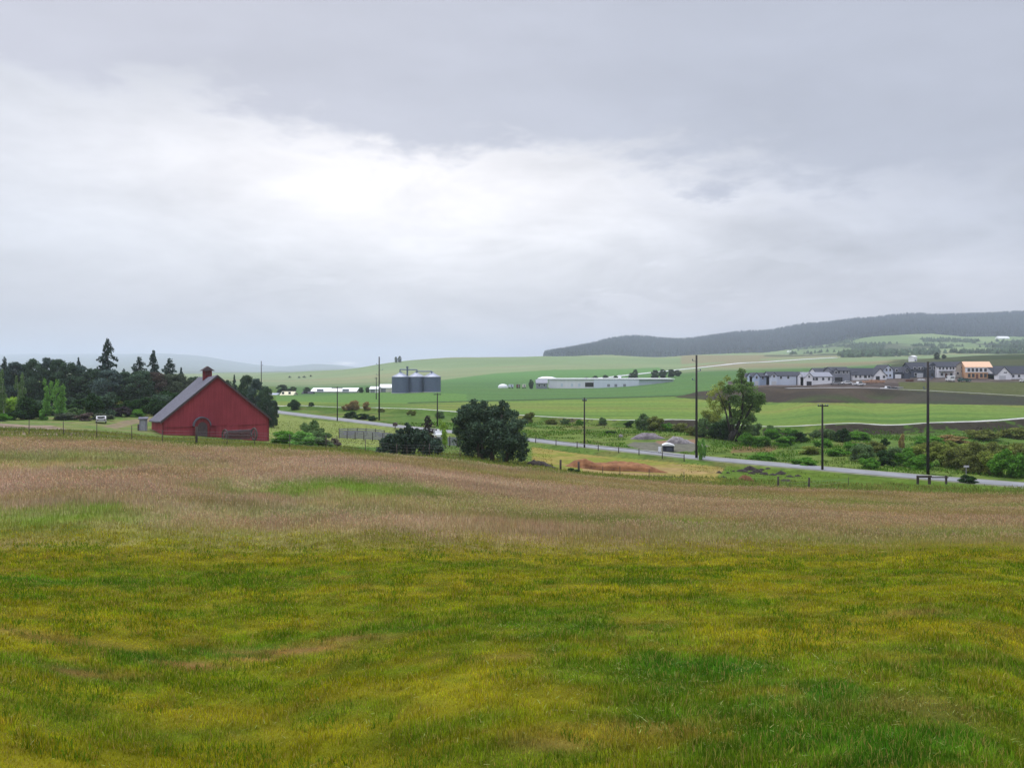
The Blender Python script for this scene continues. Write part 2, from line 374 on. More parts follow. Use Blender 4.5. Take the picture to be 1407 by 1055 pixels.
def land_colour(x, y, row, colm):
    n1 = fbm(x * .05, y * .05, 51); n2 = fbm(x * .25, y * .25, 53); n3 = fbm(x * .012, y * .03, 55)
    px, py = colm, row
    wob = (n2 - .5) * 5
    # rough grazing on the valley floor
    c = mixc(C(.105, .195, .034), C(.165, .235, .045), sstep(.35, .65, n1))
    c = mixc(c, C(.065, .135, .018), sstep(.52, .68, n2) * .75)
    c = mixc(c, C(.205, .170, .060), sstep(.60, .75, fbm(x * .14 + 7, y * .14, 57)) * .5)
    # near slope, left: tracks and short grass by the wood
    left = inpoly(px, py, [(-600, 500), (235, 545), (235, 606), (200, 607), (0, 599), (-600, 590)]) & (y > 60) & (y < 300)
    c = np.where(left[:, None], mixc(C(.12, .20, .045), C(.20, .21, .07), sstep(.4, .6, n2)), c)
    tr = inpoly(px, py + wob * .3, [(-600, 566), (0, 582), (70, 585), (105, 592), (160, 600), (60, 599), (0, 596), (-600, 590)]) & (y < 160)
    streaks = sstep(.35, .6, vnoise(x * .05 + y * .02, y * .9 - x * .12, 59))
    c = np.where(tr[:, None], mixc(C(.135, .10, .075), C(.36, .28, .20), streaks), c)
    tr2 = inpoly(px, py, [(140, 586), (175, 577), (215, 573), (235, 572), (235, 577), (190, 581), (160, 589)]) & (y < 160)
    c = np.where(tr2[:, None], mixc(C(.26, .22, .11), C(.22, .17, .12), n2), c)
    # pale field strip seen between the trees
    c = np.where((inpoly(px, py, [(60, 549), (240, 549), (240, 563), (60, 556)]) & (y > 140) & (y < 260))[:, None], C(.33, .36, .17), c)
    # meadow right of the barn
    r1 = inpoly(px, py, [(366, 566), (420, 576), (560, 588), (620, 598), (600, 616), (400, 612), (366, 612)]) & (y < 260) & (y > 80)
    c = np.where(r1[:, None], mixc(C(.19, .255, .06), C(.235, .265, .075), n2), c)
    # yellow mown strip before and behind the red earth
    r2 = inpoly(px, py, [(730, 614), (800, 624), (910, 634), (975, 640), (1010, 668), (850, 656), (730, 645)]) & (y < 140)
    c = np.where(r2[:, None], mixc(C(.215, .235, .04), C(.30, .245, .065), sstep(.35, .6, n2)), c)
    r3 = inpoly(px, py, [(800, 643), (925, 638), (990, 641), (1000, 650), (860, 656), (800, 650)]) & (y < 140)
    c = np.where(r3[:, None], mixc(C(.34, .245, .10), C(.27, .225, .06), sstep(.35, .65, n2)), c)
    # verge between field and road, right
    r4 = inpoly(px, py, [(985, 655), (1000, 640), (1130, 650), (1407, 672), (1700, 690), (1700, 712), (1407, 681), (1150, 675), (1000, 669)]) & (y < 140)
    c = np.where(r4[:, None], mixc(C(.085, .175, .018), C(.15, .215, .03), n2), c)
    # gravel stand round the shelter, dirt scrapes
    r5 = inpoly(px, py + wob * .25, [(868, 607), (960, 608), (975, 613), (950, 620), (900, 622), (862, 612)]) & (y < 170) & (y > 100)
    c = np.where(r5[:, None], mixc(C(.16, .17, .13), C(.21, .20, .15), n2), c)
    r6 = inpoly(px, py + wob * .4, [(1005, 613), (1070, 612), (1062, 620), (1005, 622)]) & (y < 170) & (y > 100)
    c = np.where(r6[:, None], C(.22, .16, .065), c)
    r6 = inpoly(px, py, [(900, 606), (955, 603), (958, 609), (905, 610)]) & (y < 190) & (y > 100)
    c = np.where(r6[:, None], C(.31, .20, .12), c)
    # fields beyond the trail
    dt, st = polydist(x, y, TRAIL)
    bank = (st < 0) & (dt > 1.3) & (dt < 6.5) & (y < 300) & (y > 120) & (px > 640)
    c = np.where((bank & (n2 < .46 + .2 * sstep(1100, 1250, px)))[:, None], C(.055, .047, .032), c)  # earth bank; its left run paints the dark shadow line below the trail
    fld = (st > 0) & (y > 150) & (px > 380)
    fc = mixc(C(.165, .270, .050), C(.215, .300, .055), sstep(.4, .6, vnoise(x * .01, y * .07, 61) * .6 + n1 * .4))
    fc = mixc(fc, C(.26, .25, .07), sstep(.62, .8, vnoise(x * .012 + 4, y * .09, 63)) * .5)
    fc = mixc(fc, C(.07, .175, .03), sstep(.7, .85, vnoise(x * .02 + 9, y * .11, 65)) * .5)
    fc = fc * (.84 + .32 * fbm(x * .03, y * .22, 66, 5))[..., None]
    fc = fc * (1 - .10 * (np.abs(((x * .35 + y) / 14) % 1 - .5) < .035))[..., None]        # tractor tramlines
    c = np.where(fld[:, None], fc, c)
    # darker crop
    bl = np.interp(px, [380, 470, 560, 720, 860, 960, 1000], [551, 553, 553.5, 549.5, 546, 543, 540])
    crop = (y > 250) & (py < bl) & (px > 380) & (y < 1000)
    c = np.where(crop[:, None], mixc(C(.088, .200, .062), C(.125, .235, .062), n3) * (.82 + .36 * fbm(x * .02, y * .15, 68, 5))[..., None], c)
    mid = (y > 250) & (py < bl) & (py > bl - 11 + 4 * np.sin(px * .02)) & (px > 380) & (px < 640)
    c = np.where(mid[:, None], C(.135, .265, .06), c)
    edge = (y > 250) & (np.abs(py - bl) < .75) & (px > 560)
    c = np.where(edge[:, None], C(.055, .10, .035), c)
    # hills
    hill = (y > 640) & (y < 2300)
    hc = mixc(C(.185, .255, .115), C(.225, .275, .130), sstep(.4, .6, fbm(x * .003, y * .004, 67)))  # greens paled and greyed, distance haze put into the hill colour
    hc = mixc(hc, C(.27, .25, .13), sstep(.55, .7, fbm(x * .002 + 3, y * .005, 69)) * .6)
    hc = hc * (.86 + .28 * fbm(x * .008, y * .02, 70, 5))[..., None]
    # darker green tongue under the ridge
    dk = inpoly(px, py, [(600, 530), (600, 523), (680, 513), (760, 508), (860, 507), (905, 505), (940, 520), (860, 530)]) & (y > 520)
    hc = np.where(dk[:, None], C(.105, .225, .06), hc)
    c = np.where(hill[:, None], hc, c)
    up = (y > 700) & (y < 1800) & (px > 935) & (px < 1240) & (py > 487) & (py < 505)
    c = np.where((up & (fbm(x * .004, y * .006, 71) > .5))[:, None], C(.235, .215, .115), c)
    dkb = (y > 430) & (y < 1000) & (px > 1225 + (n1 - .5) * 60) & (py > 486)
    c = np.where(dkb[:, None], mixc(C(.085, .098, .040), C(.050, .075, .030), sstep(.4, .6, n3)), c)
    # embankment of the building site
    br = fbm(x * .06, y * .03, 73)
    emb = inpoly(px, py, [(925, 546), (960, 538), (1010, 533), (1060, 531.5), (1110, 531), (1180, 532), (1275, 538), (1407, 545), (1800, 552), (1800, 562), (1407, 557), (1200, 554), (1060, 553), (980, 550)]) & (y > 235) & (y < 420)
    ec = mixc(C(.055, .043, .032), C(.092, .070, .048), sstep(.35, .65, br))
    ec = mixc(ec, C(.06, .095, .025), sstep(.40, .6, fbm(x * .05 + 3, y * .05, 75)) * .85 * sstep(538, 551, py))
    ec = mixc(ec, C(.055, .062, .04), sstep(1180, 1290, px) * .7)
    c = np.where(emb[:, None], ec, c)
    site = (y > 298) & (y < 440) & (px > 1000) & ~emb & (py < 548) & (py > 505) & (py < np.interp(px, [1000, 1060, 1180, 1275, 1407, 1800], [533, 531.7, 532.6, 538.5, 545.5, 552]))
    sc = mixc(C(.085, .065, .058), C(.16, .125, .105), sstep(.35, .65, fbm(x * .09, y * .09, 77)))
    gr = site & (py > 525) & (px > 1235)
    sc = np.where(gr[:, None], mixc(C(.13, .145, .045), C(.085, .10, .03), n2), sc)
    c = np.where(site[:, None], sc, c)
    # wooded mountain floor, far ground
    mt = (y > 2350) & (px > 690)
    c = np.where(mt[:, None], C(.03, .042, .042), c)
    mg = (y > 1500) & (y < 2420) & (px > 1050)
    c = np.where(mg[:, None], mixc(C(.15, .22, .085), C(.20, .27, .11), sstep(.4, .6, fbm(x * .004, y * .004, 79))), c)
    mb = (y > 1300) & (y < 2300) & (px > 1050) & (px < 1700) & (py > 472) & (fbm(x * .006 + 2, y * .006, 81) > .54)
    c = np.where(mb[:, None], C(.085, .105, .055), c)
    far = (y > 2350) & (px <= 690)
    c = np.where(far[:, None], C(.15, .18, .14), c)  # far-left hills lightened so their colour carries the haze fade
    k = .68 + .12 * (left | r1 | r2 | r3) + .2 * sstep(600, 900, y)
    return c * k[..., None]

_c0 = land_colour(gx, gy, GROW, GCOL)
_infield = (GROW > edge_row(GCOL)) & (gy < 95)
_fringe = np.clip((GROW - edge_row(GCOL)) / 5.0, 0, 1)
_mc = meadow_colour(gx, gy); _lc = lawn_colour(gx, gy)
_mc = mixc(C(.15, .20, .035), _mc, _fringe)
_c1 = np.where((gy > mow_edge(gx))[:, None], _mc * .6, _lc * .40)
_c0 = np.where((_infield | (gy < 40))[:, None], _c1, _c0)
GRASSCOL = None

def ground_material():
    m, nt, N, L = newmat('land')
    out = N('ShaderNodeOutputMaterial'); b = N('ShaderNodeBsdfPrincipled')
    b.inputs['Roughness'].default_value = .95; b.inputs['Specular IOR Level'].default_value = .05
    at = N('ShaderNodeAttribute'); at.attribute_name = 'Col'
    tc = N('ShaderNodeTexCoord')
    n1 = N('ShaderNodeTexNoise'); n1.inputs['Scale'].default_value = .8; n1.inputs['Detail'].default_value = 8; n1.inputs['Roughness'].default_value = .7
    L(tc.outputs['Object'], n1.inputs['Vector'])
    mp = N('ShaderNodeMapRange'); mp.inputs[1].default_value = .3; mp.inputs[2].default_value = .7; mp.inputs[3].default_value = .62; mp.inputs[4].default_value = 1.34
    L(n1.outputs['Fac'], mp.inputs[0])
    mx = N('ShaderNodeMix'); mx.data_type = 'RGBA'; mx.blend_type = 'MULTIPLY'; mx.inputs['Factor'].default_value = 1
    L(at.outputs['Color'], mx.inputs[6]); L(mp.outputs[0], mx.inputs[7])
    L(mx.outputs[2], b.inputs['Base Color'])
    bp = N('ShaderNodeBump'); bp.inputs['Strength'].default_value = .5; bp.inputs['Distance'].default_value = .15
    L(n1.outputs['Fac'], bp.inputs['Height']); L(bp.outputs['Normal'], b.inputs['Normal'])
    L(b.outputs[0], out.inputs['Surface'])
    return m

_i = np.arange(NS - 1)[None, :] + np.arange(NV - 1)[:, None] * NS
_q = np.stack([_i, _i + 1, _i + NS + 1, _i + NS], -1).reshape(-1, 4)
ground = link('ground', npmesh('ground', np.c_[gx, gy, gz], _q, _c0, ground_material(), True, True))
tag(ground, kind='structure')

def strip(name, pts, width, lift, m, step=2.0, kind='structure', w1=None):
    P = np.array(pts, float)
    seg = np.r_[0, np.cumsum(np.hypot(*np.diff(P, axis=0).T))]
    t = np.arange(0, seg[-1], step)
    x = np.interp(t, seg, P[:, 0]); y = np.interp(t, seg, P[:, 1])
    for _ in range(6):                                    # ease the corners
        x[1:-1] = (x[:-2] + 2 * x[1:-1] + x[2:]) / 4; y[1:-1] = (y[:-2] + 2 * y[1:-1] + y[2:]) / 4
    tx = np.gradient(x); ty = np.gradient(y); l = np.hypot(tx, ty)
    nx, ny = -ty / l, tx / l
    K = 5; V = []
    w = (width if w1 is None else width + (w1 - width) * sstep(0, seg[-1] * .62, t)) * (1 + .10 * (vnoise(t * .3, t * 0, 3) - .5))
    for k in range(K):
        o = (k / (K - 1) - .5)
        xx = x + nx * o * w; yy = y + ny * o * w
        V.append(np.c_[xx, yy, H(xx, yy) + lift])
    V = np.stack(V, 1)
    V[:, 1:-1, 2] = np.maximum(V[:, 1:-1, 2], V[:, [0, -1], 2].mean(1)[:, None])
    V = np.concatenate([V[:, :1] - [[[0, 0, lift + .15]]], V, V[:, -1:] - [[[0, 0, lift + .15]]]], 1); K += 2
    n = len(t)
    i = np.arange(K - 1)[None] + np.arange(n - 1)[:, None] * K
    q = np.stack([i, i + K, i + K + 1, i + 1], -1).reshape(-1, 4)
    o = link(name, npmesh(name, V.reshape(-1, 3), q, None, m, True, True))
    return tag(o, kind=kind)

M_ASPH = mat('wet_asphalt', (.215, .222, .235), .75, .22, .35, spec=.2)
M_SHOULD = mat('road_shoulder_gravel', (.20, .21, .13), .95, .45, .8)
M_GRAVEL = mat('pale_gravel', (.50, .50, .47), .9, .15, .7)
M_FARROAD = mat('pale_dirt_road', (.62, .62, .62), .9, .1, .3)
M_SITEROAD = mat('site_concrete', (.40, .40, .40), .8, .15, .4)
strip('road', ROAD, 7.6, .05, M_ASPH, 1.5, w1=3.7)
strip('road_shoulder', ROAD, 9.6, .02, M_SHOULD, 1.5, w1=5.3)
strip('trail', TRAIL, 3.0, .06, M_GRAVEL)
strip('site_road', SITEROAD, 3.6, .12, M_SITEROAD, 3)
strip('hill_road', HILLROAD, 9.0, .5, M_FARROAD, 8)
drive = [ground_at(*p) for p in ((962, 641), (985, 638), (1010, 637))]
# ------------------------------------------------------------------ sky, sun, camera, air
def world():
    w = bpy.data.worlds.new('World'); SC.world = w; w.use_nodes = True
    nt = w.node_tree; nt.nodes.clear(); N = nt.nodes.new; L = nt.links.new
    def val(x, sock):
        if isinstance(x, (int, float)): sock.default_value = x
        else: L(x, sock)
    def m(op, a, b=0.0, c=0.0, clamp=False):
        n = N('ShaderNodeMath'); n.operation = op; n.use_clamp = clamp
        val(a, n.inputs[0]); val(b, n.inputs[1]); val(c, n.inputs[2]); return n.outputs[0]
    def ss(a, b, x):
        n = N('ShaderNodeMapRange'); n.interpolation_type = 'SMOOTHSTEP'
        val(x, n.inputs[0]); val(a, n.inputs[1]); val(b, n.inputs[2]); return n.outputs[0]
    def mixc_(f, a, b):
        n = N('ShaderNodeMix'); n.data_type = 'RGBA'; val(f, n.inputs['Factor'])
        for s, v in ((n.inputs[6], a), (n.inputs[7], b)):
            if isinstance(v, tuple): s.default_value = (*v, 1)
            else: L(v, s)
        return n.outputs[2]
    def comb(x, y, z):
        n = N('ShaderNodeCombineXYZ'); val(x, n.inputs[0]); val(y, n.inputs[1]); val(z, n.inputs[2]); return n.outputs[0]
    def noise(v, sc, det=6, ro=.55, dist=0):
        n = N('ShaderNodeTexNoise'); L(v, n.inputs['Vector']); n.inputs['Scale'].default_value = sc
        n.inputs['Detail'].default_value = det; n.inputs['Roughness'].default_value = ro; n.inputs['Distortion'].default_value = dist
        return n.outputs['Fac']
    tc = N('ShaderNodeTexCoord'); sp = N('ShaderNodeSeparateXYZ'); L(tc.outputs['Generated'], sp.inputs[0])
    X, Y, Z = sp.outputs
    hyp = m('SQRT', m('ADD', m('MULTIPLY', X, X), m('MULTIPLY', Y, Y)))
    t = m('MINIMUM', m('DIVIDE', Z, m('MAXIMUM', hyp, .02)), 3.0)     # tan of elevation
    az = m('ARCTAN2', X, Y)
    # cloud coordinates: a layer seen in perspective, plus direction space for the puffs
    lay = m('DIVIDE', 1.0, m('ADD', m('MAXIMUM', t, 0.0), .16))
    pl = comb(m('MULTIPLY', m('SINE', az), lay), m('MULTIPLY', m('COSINE', az), lay), 0.0)
    pd = comb(m('MULTIPLY', az, 2.6), m('MULTIPLY', t, 6.5), 1.7)
    n_big = noise(pl, .55, 6, .55, .3)
    n_puf = noise(pd, 1.6, 7, .55, .4)
    n_fin = noise(pd, 4.5, 6, .6, .2)
    gau = lambda a0, t0, sa, st: m('EXPONENT', m('MULTIPLY', m('ADD', m('POWER', m('ABSOLUTE', m('DIVIDE', m('SUBTRACT', az, a0), sa)), 2.0), m('POWER', m('ABSOLUTE', m('DIVIDE', m('SUBTRACT', t, t0), st)), 2.0)), -.5))
    # brightness under the deck
    hor = mixc_(ss(-.35, .25, az), (.52, .505, .545), (.55, .53, .565))
    midc = mixc_(ss(-.05, .55, az), (.615, .635, .695), (.485, .51, .59))
    under = mixc_(ss(.02, .17, t), hor, midc)
    glow = m('ADD', m('MULTIPLY', gau(-.17, .245, .24, .060), .66), m('MULTIPLY', gau(-.08, .17, .24, .095), .38))
    glow = m('ADD', glow, m('MULTIPLY', gau(.30, .145, .18, .05), .10))
    glow = m('MULTIPLY', glow, m('ADD', .72, m('MULTIPLY', n_puf, .5)))
    under = mixc_(glow, under, (.97, .94, .95))
    # puffs and streaks low down
    pf = m('MULTIPLY', m('SUBTRACT', n_puf, .5), m('ADD', .50, m('MULTIPLY', gau(.25, .11, .45, .07), .6)))
    pf = m('ADD', pf, m('MULTIPLY', m('SUBTRACT', n_fin, .5), .20))
    # billows: lit tops low over the hills
    bil = m('MULTIPLY', ss(.50, .60, noise(comb(m('MULTIPLY', az, 3.2), m('MULTIPLY', t, 11.0), 4.1), 1.9, 8, .58, .5)), gau(.12, .10, .36, .035))
    pf = m('ADD', pf, m('MULTIPLY', bil, .13))
    sc_ = N('ShaderNodeVectorMath'); sc_.operation = 'SCALE'; L(under, sc_.inputs[0]); L(m('ADD', 1.0, pf), sc_.inputs['Scale'])
    under = sc_.outputs[0]
    # dark deck overhead
    b = m('SUBTRACT', .268, m('MULTIPLY', m('SINE', az), .10))
    e = m('ADD', m('SUBTRACT', t, b), m('ADD', m('MULTIPLY', m('SUBTRACT', n_puf, .5), .20), m('MULTIPLY', m('SUBTRACT', n_fin, .5), .13)))
    deck = ss(-.028, .036, e)
    dcol = mixc_(ss(-.5, .4, az), (.535, .545, .62), (.425, .45, .53))
    sc2 = N('ShaderNodeVectorMath'); sc2.operation = 'SCALE'; L(dcol, sc2.inputs[0])
    L(m('ADD', m('ADD', .56, m('MULTIPLY', n_big, .66)), m('MULTIPLY', n_puf, .22)), sc2.inputs['Scale'])
    sky = mixc_(m('MULTIPLY', deck, .93), under, sc2.outputs[0])
    # ragged dark shreds and the small gap at the horizon
    wisp = m('MULTIPLY', m('ADD', gau(.30, .195, .075, .012), gau(.245, .21, .04, .010)), ss(.42, .62, n_fin))
    wisp = m('MULTIPLY', wisp, .55)
    sky = mixc_(wisp, sky, (.45, .47, .56))
    sky = mixc_(m('MINIMUM', m('MULTIPLY', gau(-.2035, .0052, .008, .0014), 1.0), 1.0), sky, (1.5, 1.35, 1.25))
    nis = N('ShaderNodeTexSky'); nis.sky_type = 'NISHITA'; nis.sun_disc = False
    nis.sun_elevation = radians(SUN_EL); nis.sun_rotation = radians(SUN_AZ)
    s3 = N('ShaderNodeVectorMath'); s3.operation = 'SCALE'; L(nis.outputs[0], s3.inputs[0]); s3.inputs['Scale'].default_value = .08
    full = mixc_(.96, s3.outputs[0], sky)
    # an overcast sky is about three times brighter overhead than at the horizon
    s4 = N('ShaderNodeVectorMath'); s4.operation = 'SCALE'; L(full, s4.inputs[0]); L(m('ADD', 1.0, m('MULTIPLY', ss(.44, 1.4, t), 2.3)), s4.inputs['Scale'])
    full = s4.outputs[0]
    bg = N('ShaderNodeBackground'); L(full, bg.inputs['Color']); bg.inputs['Strength'].default_value = 1.0
    out = N('ShaderNodeOutputWorld'); L(bg.outputs[0], out.inputs['Surface'])
SUN_EL, SUN_AZ = 56.0, -12.0
world()
sd = bpy.data.lights.new('sun', 'SUN'); sd.energy = 1.5; sd.angle = radians(25); sd.color = (1, .965, .92)
so = bpy.data.objects.new('sun', sd); COL.objects.link(so)
so.rotation_euler = (radians(90 - SUN_EL), 0, radians(180 - SUN_AZ) )
so.location = (0, 0, 60)
cd = bpy.data.cameras.new('camera'); cam = bpy.data.objects.new('camera', cd); COL.objects.link(cam)
cam.location = (0, 0, EYE); cam.rotation_euler = (radians(90), 0, 0)
cd.sensor_width = 36; cd.lens = 36 * F / 1407; cd.shift_y = -(1055 / 2 - HZ) / 1407
cd.clip_start = .1; cd.clip_end = 40000
SC.camera = cam
vs = SC.view_settings; vs.view_transform = 'Standard'; vs.look = 'None'; vs.exposure = .22; vs.gamma = 1; vs.use_curve_mapping = False
SC.render.engine = 'CYCLES'
SC.cycles.volume_bounces = 2; SC.cycles.max_bounces = 8; SC.cycles.diffuse_bounces = 3; SC.cycles.transmission_bounces = 3
SC.cycles.use_denoising = True

HAZE = 1.5e-4
hm, nt_, N_, L_ = newmat('haze')
o_ = N_('ShaderNodeOutputMaterial'); v_ = N_('ShaderNodeVolumePrincipled')
v_.inputs['Density'].default_value = HAZE; v_.inputs['Color'].default_value = (.765, .85, .99, 1); v_.inputs['Anisotropy'].default_value = .25
L_(v_.outputs[0], o_.inputs['Volume'])
zlo, zhi = float(gz.min()) - 1.0, float(gz.max()) + 40.0
hz = MB().box((0, 6900, (zlo + zhi) / 2), (42000, 14200, zhi - zlo)).build('haze', hm)
tag(hz, kind='stuff')
# ------------------------------------------------------------------ grass
M_BLADE = leafmat('grass_blade', (1, 1, 1), .35)
def scatter(n, d0, d1, power=1.0, a=.70, rng=RNG):
    """points in the fan between two depths; density falls with depth"""
    u = rng.random(n)
    k = 2 - power
    d = (d0 ** k + u * (d1 ** k - d0 ** k)) ** (1 / k) if abs(k) > 1e-6 else d0 * (d1 / d0) ** u
    return (rng.random(n) * 2 - 1) * a * d, d

def blades(x, y, h, w, lean, col, rng=RNG, curl=.35, az=None):
    n = len(x)
    az = rng.random(n) * 2 * pi if az is None else az
    z = H(x, y) - .01
    fx, fy = np.cos(az), np.sin(az)                      # lean direction
    wa = rng.random(n) * 2 * pi
    wx, wy = np.cos(wa) * w / 2, np.sin(wa) * w / 2
    k = np.sin(lean) * h; v = np.cos(lean) * h
    V = np.empty((n, 5, 3))
    V[:, 0] = np.c_[x - wx, y - wy, z]; V[:, 1] = np.c_[x + wx, y + wy, z]
    mx_, my_, mz_ = x + fx * k * curl, y + fy * k * curl, z + v * .62
    V[:, 2] = np.c_[mx_ - wx * .8, my_ - wy * .8, mz_]; V[:, 3] = np.c_[mx_ + wx * .8, my_ + wy * .8, mz_]
    V[:, 4] = np.c_[x + fx * k, y + fy * k, z + v]
    b = np.arange(n)[:, None, None] * 5
    T = (np.array([[0, 1, 3], [0, 3, 2], [2, 3, 4]])[None] + b).reshape(-1, 3)
    return V.reshape(-1, 3), T, np.repeat(col, 5, 0)

def join(parts):
    V, T, Cc, o = [], [], [], 0
    for v, t, c in parts:
        V.append(v); T.append(t + o); Cc.append(c); o += len(v)
    return np.concatenate(V), np.concatenate(T), np.concatenate(Cc)

def tone(c, n, lo, hi, rng=RNG, hue=.12):
    k = rng.uniform(lo, hi, n)[:, None]
    h = 1 + (rng.random((n, 3)) - .5) * hue * 2
    return np.clip(c * k * h, 0, 1)

# mown turf
x, y = scatter(560000, 7.2, 31.0, 1.25)
keep = y < mow_edge(x) + 5.0 * RNG.random(len(x)); x, y = x[keep], y[keep]
lc = lawn_colour(x, y)
gb = blobsum(LAWN_GREEN, x, y, 31); bare = blobsum(LAWN_BARE, x, y, 33)
clump = fbm(x * 2.2, y * 2.2, 83, 3)
h = RNG.uniform(.03, .09, len(x)) * (.55 + .95 * sstep(.3, .75, clump)) * (1 + .55 * gb) * (1 - .6 * bare)
w = RNG.uniform(.006, .0115, len(x)) * np.maximum(1, y / 11)
dry = RNG.random(len(x)) < .16
col = tone(lc * (.72 + .56 * vnoise(x * 3.1, y * 5.0, 85))[:, None], len(x), .5, 1.55)
col[dry] = tone(np.broadcast_to(C(.42, .34, .085), (dry.sum(), 3)), dry.sum(), .7, 1.25)
lawn = blades(x, y, h, w, np.abs(RNG.normal(.35, .38, len(x))), col)
# loose clippings lying on the green swath
x2, y2 = scatter(26000, 7.5, 22, 1.3)
k = RNG.random(len(x2)) < (.10 + .9 * blobsum(LAWN_GREEN[:4], x2, y2, 31)) * .6
x2, y2 = x2[k], y2[k]
clip = blades(x2, y2, RNG.uniform(.05, .13, len(x2)), RNG.uniform(.006, .011, len(x2)), RNG.uniform(1.15, 1.45, len(x2)),
              tone(np.broadcast_to(C(.38, .42, .14), (len(x2), 3)), len(x2), .6, 1.3), curl=.5)
clip[0][:, 2] += .045
# broad-leaved tufts that the mower left
x3, y3 = scatter(90000, 7.5, 26, 1.2)
cl = fbm(x3 * 1.1, y3 * 1.6, 87, 3); k = cl > .56
x3, y3, cl = x3[k], y3[k], cl[k]
tuft = blades(x3, y3, RNG.uniform(.07, .16, len(x3)), RNG.uniform(.008, .013, len(x3)) * np.maximum(1, y3 / 13), np.abs(RNG.normal(.5, .3, len(x3))),
              tone(np.broadcast_to(C(.095, .185, .008), (len(x3), 3)), len(x3), .55, 1.4))
V, T, Cc = join([lawn, clip, tuft])
tag(link('mown_grass', npmesh('mown_grass', V, T, Cc, M_BLADE)), kind='stuff')

# tall meadow grass in seed, up to the fence
x, y = scatter(380000, 20.5, 84.0, 1.35)
row = HZ + (EYE - H(x, y)) / y * F
colm = CX + x / y * F
k = (y > mow_edge(x) - 5 + 10 * RNG.random(len(x)) ** .8) & (row > edge_row(colm)); x, y, row, colm = x[k], y[k], row[k], colm[k]
mc = meadow_colour(x, y)
green = blobsum(MEAD_GREEN, x, y, 35)
fr = np.clip((row - edge_row(colm)) / 5.0, 0, 1)
mc = mixc(C(.22, .28, .05), mc, fr)
n = len(x)
hn = fbm(x * .35, y * .35, 91, 3)
h = RNG.uniform(.16, .36, n) * (.55 + .9 * hn) * (1 - .35 * green) * (.40 + .60 * sstep(-5, 8, y - mow_edge(x)))
w = RNG.uniform(.009, .016, n) * y / 26
stem = blades(x, y, h, w, np.abs(RNG.normal(.16, .16, n)), tone(mc, n, .62, 1.25), curl=.3)
# the seed heads
k = RNG.random(n) < .6 * (1 - green) * sstep(.25, .6, vnoise(x * .12, y * .3, 93)) * sstep(0, 5, y - mow_edge(x)) * np.clip(fr * 1.2, 0, 1)
xs, ys, hs = x[k], y[k], h[k]; m_ = len(xs)
az = RNG.random(m_) * 2 * pi; r = RNG.uniform(.011, .021, m_) * ys / 26; L_h = RNG.uniform(.06, .13, m_)
z = H(xs, ys) + hs * .86
V = np.empty((m_, 4, 3)); cx, cy = np.cos(az) * r, np.sin(az) * r
V[:, 0] = np.c_[xs, ys, z]; V[:, 1] = np.c_[xs + cx, ys + cy, z + L_h * .5]; V[:, 2] = np.c_[xs + cx * .4, ys + cy * .4, z + L_h]; V[:, 3] = np.c_[xs - cx, ys - cy, z + L_h * .45]
T = (np.array([[0, 1, 2], [0, 2, 3]])[None] + np.arange(m_)[:, None, None] * 4).reshape(-1, 3)
head = (V.reshape(-1, 3), T, np.repeat(tone(mixc(mc[k], C(.54, .39, .27), np.full(m_, .38)), m_, .7, 1.35), 4, 0))
V, T, Cc = join([stem, head])
tag(link('meadow_grass', npmesh('meadow_grass', V, T, Cc, M_BLADE)), kind='stuff')

# rank grass along the fence and over the valley floor
x, y = scatter(150000, 68, 190, 1.3, .72)
row = HZ + (EYE - H(x, y)) / y * F; colm = CX + x / y * F
dr, sr = polydist(x, y, ROAD); dt, st = polydist(x, y, TRAIL)
fringe = (row < edge_row(colm) + 1.0) & (row > edge_row(colm) - 10) & (y < 95)
valley = (sr > 0) & (dr > 4.5) & (st < 0) & (dt > 4)
near = (sr < 0) & (dr > 4) & (y > 95) & (colm > 370)
gravel = inpoly(colm, row, [(862, 600), (962, 600), (978, 613), (950, 622), (900, 624), (858, 613)])
tuftn = fbm(x * .22, y * .22, 95, 3)
heapz = inpoly(colm, row, [(760, 652), (935, 655), (935, 628), (760, 620)]) & (y > 84)
k = ~heapz & (fringe | (valley & (tuftn > .47)) | (near & (RNG.random(len(x)) < .35))) & ~gravel & ((colm > 235) | fringe)
x, y, row, colm, fringe, tuftn, valley = [q[k] for q in (x, y, row, colm, fringe, tuftn, valley)]
n = len(x)
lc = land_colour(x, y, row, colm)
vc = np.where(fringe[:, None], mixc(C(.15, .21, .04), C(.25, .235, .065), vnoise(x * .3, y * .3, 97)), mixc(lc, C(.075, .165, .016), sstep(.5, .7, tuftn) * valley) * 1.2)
h = np.where(fringe, RNG.uniform(.15, .38, n), RNG.uniform(.12, .34, n) * np.where(valley, 1.6 * tuftn + .3, .5))
w = RNG.uniform(.05, .10, n) * y / 80
V, T, Cc = blades(x, y, h, w, np.abs(RNG.normal(.3, .25, n)), tone(vc, n, .6, 1.35))
tag(link('rank_grass', npmesh('rank_grass', V, T, Cc, M_BLADE)), kind='stuff')
